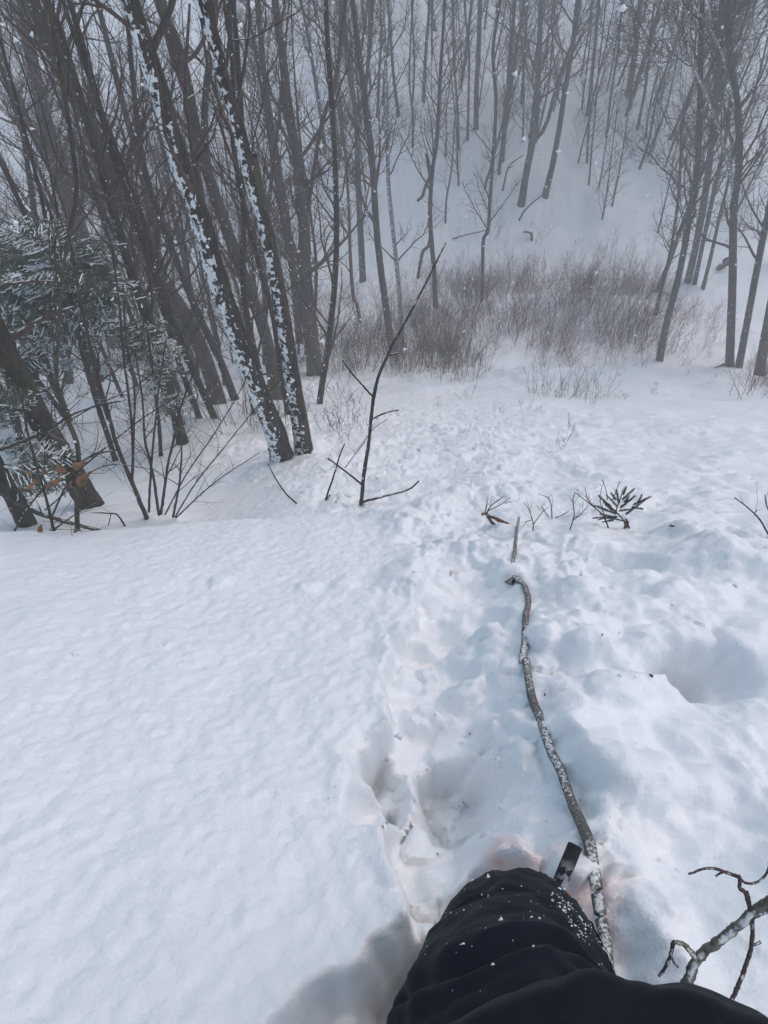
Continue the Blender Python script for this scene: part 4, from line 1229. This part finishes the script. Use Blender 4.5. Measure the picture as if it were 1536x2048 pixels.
# ------------------------------------------------------------------ the photographer's leg and jacket
def cloth_mat(name, c, frost):
    m, n, b = new_mat(name)
    geo = N(n, 'ShaderNodeNewGeometry')
    pos = geo.outputs['Position']
    f = noise(n, pos, 240, 2)
    col = mixc(n, ramp(n, f, .3, .7), tuple(x * .8 for x in c), tuple(x * 1.25 for x in c))
    # rubbed-in frost specks
    k = ramp(n, noise(n, pos, 95, 3, .6), .69 - frost, .73 - frost)
    k2 = ramp(n, noise(n, pos, 9, 2), .50, .68)
    col = mixc(n, math_n(n, 'MULTIPLY', math_n(n, 'MULTIPLY', k, k2), .75), col, (.6, .65, .7))
    n.links.new(col, b.inputs['Base Color'])
    b.inputs['Roughness'].default_value = .72
    b.inputs['Specular IOR Level'].default_value = .08
    b.inputs['Sheen Weight'].default_value = .02
    bp = N(n, 'ShaderNodeBump'); bp.inputs['Strength'].default_value = .25; bp.inputs['Distance'].default_value = .001
    n.links.new(noise(n, pos, 700, 2), bp.inputs['Height']); n.links.new(bp.outputs[0], b.inputs['Normal'])
    return m
M_TROUSER = cloth_mat('trouser_cloth', (0.0040, 0.0068, 0.0140), -.02)
M_JACKET = cloth_mat('jacket_cloth', (0.0050, 0.0078, 0.0135), -.04)

person = empty('person', (0.16, 0.02, -1.45), 'photographer in dark snow flecked trousers and jacket, one bent knee showing', 'person')
PL = Vector(person.location)

# thigh, knee and shin as one lofted trouser leg
path = [np.array([.12, -.26, -.52]), np.array([.12, -.21, -.56]), np.array([.115, -.10, -.66]), np.array([.11, .0, -.78]), depth_pt(1032, 2000, .765), depth_pt(1034, 1945, .82), depth_pt(1036, 1905, .885), depth_pt(1038, 1880, .95), depth_pt(1040, 1884, 1.02)]
path += [path[-1] + np.array([.0, -.03, -.10]), path[-1] + np.array([.0, -.075, -.24]), path[-1] + np.array([0., -.10, -.36])]
rads = [.006, .105, .108, .106, .100, .094, .087, .079, .072, .074, .080, .088]
NP, NS = 220, 96
C = resample(np.array(path), NP)
for _ in range(10):
    C[1:-1] = .5 * C[1:-1] + .25 * (C[:-2] + C[2:])
_pd = np.r_[0, np.cumsum(np.linalg.norm(np.diff(np.array(path), axis=0), axis=1))]
R = np.interp(np.linspace(0, 1, NP), _pd / _pd[-1], rads)
T = unit(np.gradient(C, axis=0))
A = np.tile([1., 0, 0], (NP, 1)); A = unit(A - T * (A * T).sum(1, keepdims=True)); B = np.cross(T, A)
th = np.linspace(0, 2 * np.pi, NS, endpoint=False)
TH, U = np.meshgrid(th, np.linspace(0, 1, NP))
sarc = np.r_[0, np.cumsum(np.linalg.norm(np.diff(C, axis=0), axis=1))]
SA = np.broadcast_to(sarc[:, None], TH.shape)
cx, sx = np.cos(TH), np.sin(TH)
# soft folds that run round the thigh and gather above the knee
warp = SA + .020 * perlin(cx * 1.2 + 3, sx * 1.2 + SA * 5) + .018 * sx * np.sin(TH * 1.0 + 1.0)
kn = np.exp(-((SA - .33) / .16) ** 2)
fold = np.zeros_like(TH)
V0 = C[:, None, :] + R[:, None, None] * (cx[..., None] * A[:, None, :] + sx[..., None] * B[:, None, :])
_n = V0 - C[:, None, :]
_front = np.argmax(-(_n * unit(V0)).sum(-1), 1)
_q = V0[np.arange(NP), _front]
def project(q):
    dpt = q @ np.array([0, cp, -sp])
    return 768 + FPX * q[..., 0] / dpt, 1024 - FPX * (q @ np.array([0, sp, cp])) / dpt, dpt
_py = project(_q)[1]
_k0 = int(np.argmin(np.where(sarc > .25, _py, 9e9)))
def s_at(row):
    kk = np.arange(_k0 + 1)
    return float(np.interp(-row, -_py[kk], sarc[kk])) if np.all(np.diff(_py[kk]) <= 1e-6) else float(sarc[kk][np.argmin(np.abs(_py[kk] - row))])
for (row, wdt, amp, ph, bow) in [(1884, .010, -.013, .3, .020), (1862, .014, .007, .5, .020), (1912, .013, .008, .0, .018), (1940, .008, -.009, 1.2, .022), (1958, .011, .006, 1.0, .02), (1985, .009, -.009, 2.0, .02), (1822, .010, -.004, 2.4, .012), (1800, .012, .003, 1.0, .01), (2010, .012, .007, .2, .02), (2035, .010, -.008, .8, .02)]:
    s0 = s_at(row)
    wv = np.clip(.45 + .75 * np.sin(TH * 1.5 + ph * 2.3) * np.cos(TH + ph), 0, 1.2) * (.5 if row > 1930 else 1.0) + (.35 if row == 1884 else 0)
    tf = TH - th[_front[min(_k0, NP - 1)]]
    fold += amp * wv * np.exp(-((warp - s0 - bow * (1 - np.cos(tf)) * .5) / wdt) ** 2)
fold += .0075 * (.5 - np.abs(perlin(cx * 1.8 + 9 + SA * 4, SA * 11 + sx * 2.4))) + .0045 * (.5 - np.abs(perlin(cx * 3.1 - SA * 9, SA * 20 + sx * 3.1 + 7))) + .0020 * perlin(cx * 2.5 + 9, SA * 24 + sx * 2.5) + .0014 * perlin(cx * 6, SA * 60 + sx * 6)
RR = R[:, None] + fold
V = C[:, None, :] + RR[..., None] * (cx[..., None] * A[:, None, :] + sx[..., None] * B[:, None, :])
LEGV = V.copy()
i = np.arange(NP * NS).reshape(NP, NS)
Fq = np.stack([i[:-1], np.roll(i[:-1], -1, 1), np.roll(i[1:], -1, 1), i[1:]], -1).reshape(-1, 4)
obj('trousers', mesh_from('trousers', V.reshape(-1, 3) - np.array(PL), Fq, None, [M_TROUSER]), person)

_js = (_front[min(_k0, NP - 1)] + 15) % NS
seam = LEGV[4:_k0 + 25, _js] + unit(LEGV[4:_k0 + 25, _js] - C[4:_k0 + 25]) * .0006
tro = [o for o in person.children if o.name.startswith('trousers')][0]
obj('seam', Tubes().add(resample(seam, 120), np.full(120, .0013), 6).mesh('seam', [M_JACKET], PL), tro)

# jacket: hem, front and waist as a padded sheet that wraps back round the body
hem_px = [(560, 2330), (700, 2200), (830, 2112), (957, 2048), (1015, 2020), (1075, 1992), (1130, 1970), (1164, 1960), (1198, 1955), (1230, 1966), (1257, 1984), (1300, 1992), (1361, 1997), (1400, 2005), (1454, 2022), (1519, 2050), (1600, 2100), (1700, 2190), (1800, 2330)]
hem_d = np.interp(np.arange(len(hem_px)), [0, 4, 8, 12, len(hem_px) - 1], [.50, .52, .54, .54, .50])
rows = []
for (dy, dd, pull) in [(70, .13, .0), (26, .075, .0), (5, .030, .0), (0, .0, .0), (10, -.018, .0), (40, -.030, .02), (110, -.050, .05), (220, -.075, .10), (400, -.11, .18), (700, -.16, .3), (1200, -.20, .45)]:
    r = []
    for (px, py), d in zip(hem_px, hem_d):
        x = px + (1180 - px) * pull * .3
        r.append(depth_pt(x, py + dy, d + dd))
    rows.append(resample(np.array(r), 120))
J = np.array(rows)
J = np.stack([resample(J[:, k], 90) for k in range(120)], 1)
nj, mj = J.shape[:2]
u, v = np.meshgrid(np.linspace(0, 1, mj), np.linspace(0, 1, nj))
du = np.gradient(J, axis=1); dv = np.gradient(J, axis=0)
nn = unit(np.cross(du, dv)); 
if (nn[nj // 2, mj // 2] @ np.array(J[nj // 2, mj // 2])) > 0: nn = -nn
J = J + nn * (.006 * perlin(u * 7, v * 5)[..., None] + .003 * perlin(u * 19, v * 11 + 4)[..., None])
i = np.arange(nj * mj).reshape(nj, mj)
Fq = np.stack([i[:-1, :-1], i[:-1, 1:], i[1:, 1:], i[1:, :-1]], -1).reshape(-1, 4)
jo = obj('jacket', mesh_from('jacket', J.reshape(-1, 3) - np.array(PL), Fq, None, [M_JACKET]), person)
so = jo.modifiers.new('thickness', 'SOLIDIFY'); so.thickness = .012; so.offset = 0

# the boot under the snow and its orange shell
M_BOOT = flat_mat('dark_shell', (.02, .02, .024), .45, .4, .15, 12)
bt = Tubes()
ank = C[-1]
bp_ = resample(np.array([ank + [0, -.04, .08], ank + [0, -.03, 0], ank + [0, .02, -.07], ank + [0, .14, -.10], ank + [0, .22, -.11]]), 30)
bt.add(bp_, np.interp(np.linspace(0, 1, 30), [0, .3, .55, .8, 1], [.075, .07, .068, .055, .02]), 20)
obj('boot', bt.mesh('boot', [M_BOOT], PL), person)

# snow flecks caught on the cloth
rng = np.random.default_rng(21)
fl_V, fl_F = [], []
ico = np.array([(1, 0, 0), (-1, 0, 0), (0, 1, 0), (0, -1, 0), (0, 0, 1), (0, 0, -1)], float)
icf = np.array([(0, 2, 4), (2, 1, 4), (1, 3, 4), (3, 0, 4), (2, 0, 5), (1, 2, 5), (3, 1, 5), (0, 3, 5)])
cnt = 0
def fleck(p, r):
    global cnt
    fl_V.append(p + (ico * rng.uniform(.5, 1.3, (6, 1)) + rng.normal(size=(6, 3)) * .2) * r); fl_F.append(icf + 6 * cnt); cnt += 1
front = [k for k in range(NS)]
for k in range(60):
    ii = rng.integers(20, 150); jj = rng.integers(0, NS)
    fleck(LEGV[ii, jj], rng.choice([.0008, .001, .0013, .0018, .003], p=[.35, .3, .2, .1, .05]))
# a crust of snow along the outer side of the knee
lx, ly, _ = project(LEGV)
facing = ((LEGV - C[:, None, :]) * LEGV).sum(-1) < 0
ca, cb_ = np.array([1112, 1792.]), np.array([1192, 1896.])
cd_ = (cb_ - ca) / np.linalg.norm(cb_ - ca)
rel = np.stack([lx - ca[0], ly - ca[1]], -1)
al = rel @ cd_; off_c = np.abs(rel @ np.array([-cd_[1], cd_[0]]))
pool = np.argwhere(facing & (al > -8) & (al < 125) & (off_c < 15))
for k in range(min(230, 4 * len(pool))):
    ii, jj = pool[rng.integers(len(pool))]
    fleck(LEGV[ii, jj] + rng.normal(size=3) * .0015, rng.choice([.0005, .0008, .0012, .0017], p=[.4, .3, .2, .1]))
pool = np.argwhere(facing & (ly > 1760) & (ly < 2050) & (lx > 820) & (lx < 1240))
for k in range(130):
    ii, jj = pool[rng.integers(len(pool))]
    fleck(LEGV[ii, jj], rng.choice([.0005, .0008, .0012, .0018, .0028], p=[.42, .3, .16, .08, .04]))
for k in range(30):
    fleck(J[rng.integers(28, 70), rng.integers(30, 110)], rng.uniform(.0006, .0016))
o = obj('snow_flecks', mesh_from('snow_flecks', np.concatenate(fl_V) - np.array(PL), None, np.concatenate(fl_F), [M_STUCK]), person)
o['kind'] = 'stuff'

# black tube beside the knee
M_TUBE = cloth_mat('black_tube', (.02, .022, .026), .20)
ta, tb_ = depth_pt(1106, 1800, .955), depth_pt(1150, 1692, .985)
tube = empty('pole', ta, 'black frosted tube end sticking up beside the knee', 'pole')
ax = unit(tb_ - ta)
r = .0098
pts = np.array([ta - ax * .16, ta, ta + (tb_ - ta) * .5, tb_, tb_ + ax * .0006, tb_ + ax * .0006, tb_ - ax * .03])
tt = Tubes().add(pts, np.array([r, r, r, r, r * .96, r * .78, r * .76]), 20)
obj('shaft', tt.mesh('shaft', [M_TUBE], ta), tube)
M_ORANGE = flat_mat('orange_collar', (.34, .12, .05), .6, .4, .2, 60)
M_REDC = flat_mat('red_collar', (.26, .07, .055), .6, .4, .2, 60)
for nm, c0, m_ in (('orange_lug', depth_pt(1127, 1800, .945), M_ORANGE), ('red_lug', depth_pt(1096, 1773, .965), M_REDC)):
    cc = np.array([c0 - ax * .030, c0 - ax * .014, c0, c0 + ax * .009, c0 + ax * .012])
    obj(nm, Tubes().add(cc, np.array([.006, .010, .010, .007, .001]), 12).mesh(nm, [m_], ta), tube)

# blue strap in the pit left of the leg
M_BLUE = flat_mat('blue_webbing', (.012, .06, .22), .6, .3, .25, 80)
sp_ = np.array([depth_pt(*q) for q in [(880, 1876, 1.04), (862, 1888, 1.05), (848, 1898, 1.06), (838, 1912, 1.07), (830, 1930, 1.08)]])
sc_ = resample(sp_, 24)
wd = np.array([.002, .006, .002])
Va = np.concatenate([sc_ + wd, sc_ - wd, sc_ - wd + [.002, 0, -.003], sc_ + wd + [.002, 0, -.003]])
n_ = 24; Fa = []
for a_ in range(4):
    b_ = (a_ + 1) % 4
    for k in range(n_ - 1): Fa.append((a_ * n_ + k, a_ * n_ + k + 1, b_ * n_ + k + 1, b_ * n_ + k))
so_ = obj('strap', mesh_from('strap', Va - sc_[0], Fa, None, [M_BLUE], smooth=False), None, sc_[0])
tag(so_, 'small blue strap in the hole left of the dark trouser leg', 'strap')

# ------------------------------------------------------------------ bits of bark on the snow
rng = np.random.default_rng(31)
bits = [(731, 1478, .006), (940, 1466, .006), (930, 1474, .004), (1204, 1270, .009), (1240, 1262, .003), (980, 1175, .004), (1270, 1355, .004), (1303, 1352, .010), (1160, 1600, .003), (870, 1430, .003), (900, 1395, .003), (1130, 1780, .003), (1345, 1053, .02), (1090, 1390, .006)]
Vb, Fb = [], []
for k in range(60):
    bits.append((rng.uniform(640, 1500), rng.uniform(1050, 1700), rng.uniform(.0008, .002)))
Pb = hit([b[0] for b in bits], [b[1] for b in bits], Hs)
Pb[:, 2] = H(Pb[:, 0], Pb[:, 1])
for k, (b, p) in enumerate(zip(bits, Pb)):
    Vb.append(p + (ico * rng.uniform(.3, 1.2, (6, 1)) * [1, .7, .5] + rng.normal(size=(6, 3)) * .2) * b[2] + [0, 0, .001]); Fb.append(icf + 6 * k)
tag(obj('bark_litter', mesh_from('bark_litter', np.concatenate(Vb), None, np.concatenate(Fb), [BK_DARK])), 'scattered specks of dark bark on the snow', 'litter', None, 'stuff')

# ------------------------------------------------------------------ falling snow
rng = np.random.default_rng(41)
nf = 42000
fx = rng.uniform(-9, 9, nf); fy = rng.uniform(.4, 13, nf); fz = rng.uniform(-13, .5, nf)
ok = (fz > base_h(fx, fy) + .15) & (np.sqrt(fx**2 + fy**2 + fz**2) > 1.3)
Pf = np.stack([fx, fy, fz], -1)[ok]
rf = rng.choice([.0042, .0058, .0075, .0095], len(Pf), p=[.4, .35, .2, .05])
off = ico[None] * rng.uniform(.4, 1.3, (len(Pf), 6, 1)) + rng.normal(size=(len(Pf), 6, 3)) * .25
Vf = (Pf[:, None] + off * rf[:, None, None]).reshape(-1, 3)
Ff = (icf[None] + 6 * np.arange(len(Pf))[:, None, None]).reshape(-1, 3)
tag(obj('falling_snow', mesh_from('falling_snow', Vf, None, Ff, [M_STUCK])), 'snowflakes falling through the air over the slope', 'snowfall', None, 'stuff')

# ------------------------------------------------------------------ haze
zlo = float(Z.min()) - 1.0; zhi = 14.0
hb = np.array([(x, y, z) for z in (zlo, zhi) for y in (-11, 76) for x in (-56, 56)], float)
zhi = max(zhi, float(Z.max()) + 1); hb[4:, 2] = zhi
hf_ = [(2, 3, 1, 0), (5, 7, 6, 4), (1, 5, 4, 0), (6, 7, 3, 2), (4, 6, 2, 0), (3, 7, 5, 1)]
hm = bpy.data.materials.new('haze'); hm.use_nodes = True
hn = hm.node_tree; hn.nodes.clear()
pv = hn.nodes.new('ShaderNodeVolumePrincipled'); ho = hn.nodes.new('ShaderNodeOutputMaterial')
pv.inputs['Color'].default_value = (.94, .98, 1.0, 1)
pv.inputs['Density'].default_value = HAZE_DENSITY
pv.inputs['Anisotropy'].default_value = 0.0
hn.links.new(pv.outputs[0], ho.inputs['Volume'])
tag(obj('haze', mesh_from('haze', hb, hf_, None, [hm], smooth=False)), 'pale snowy haze filling the valley air', None, None, 'stuff')
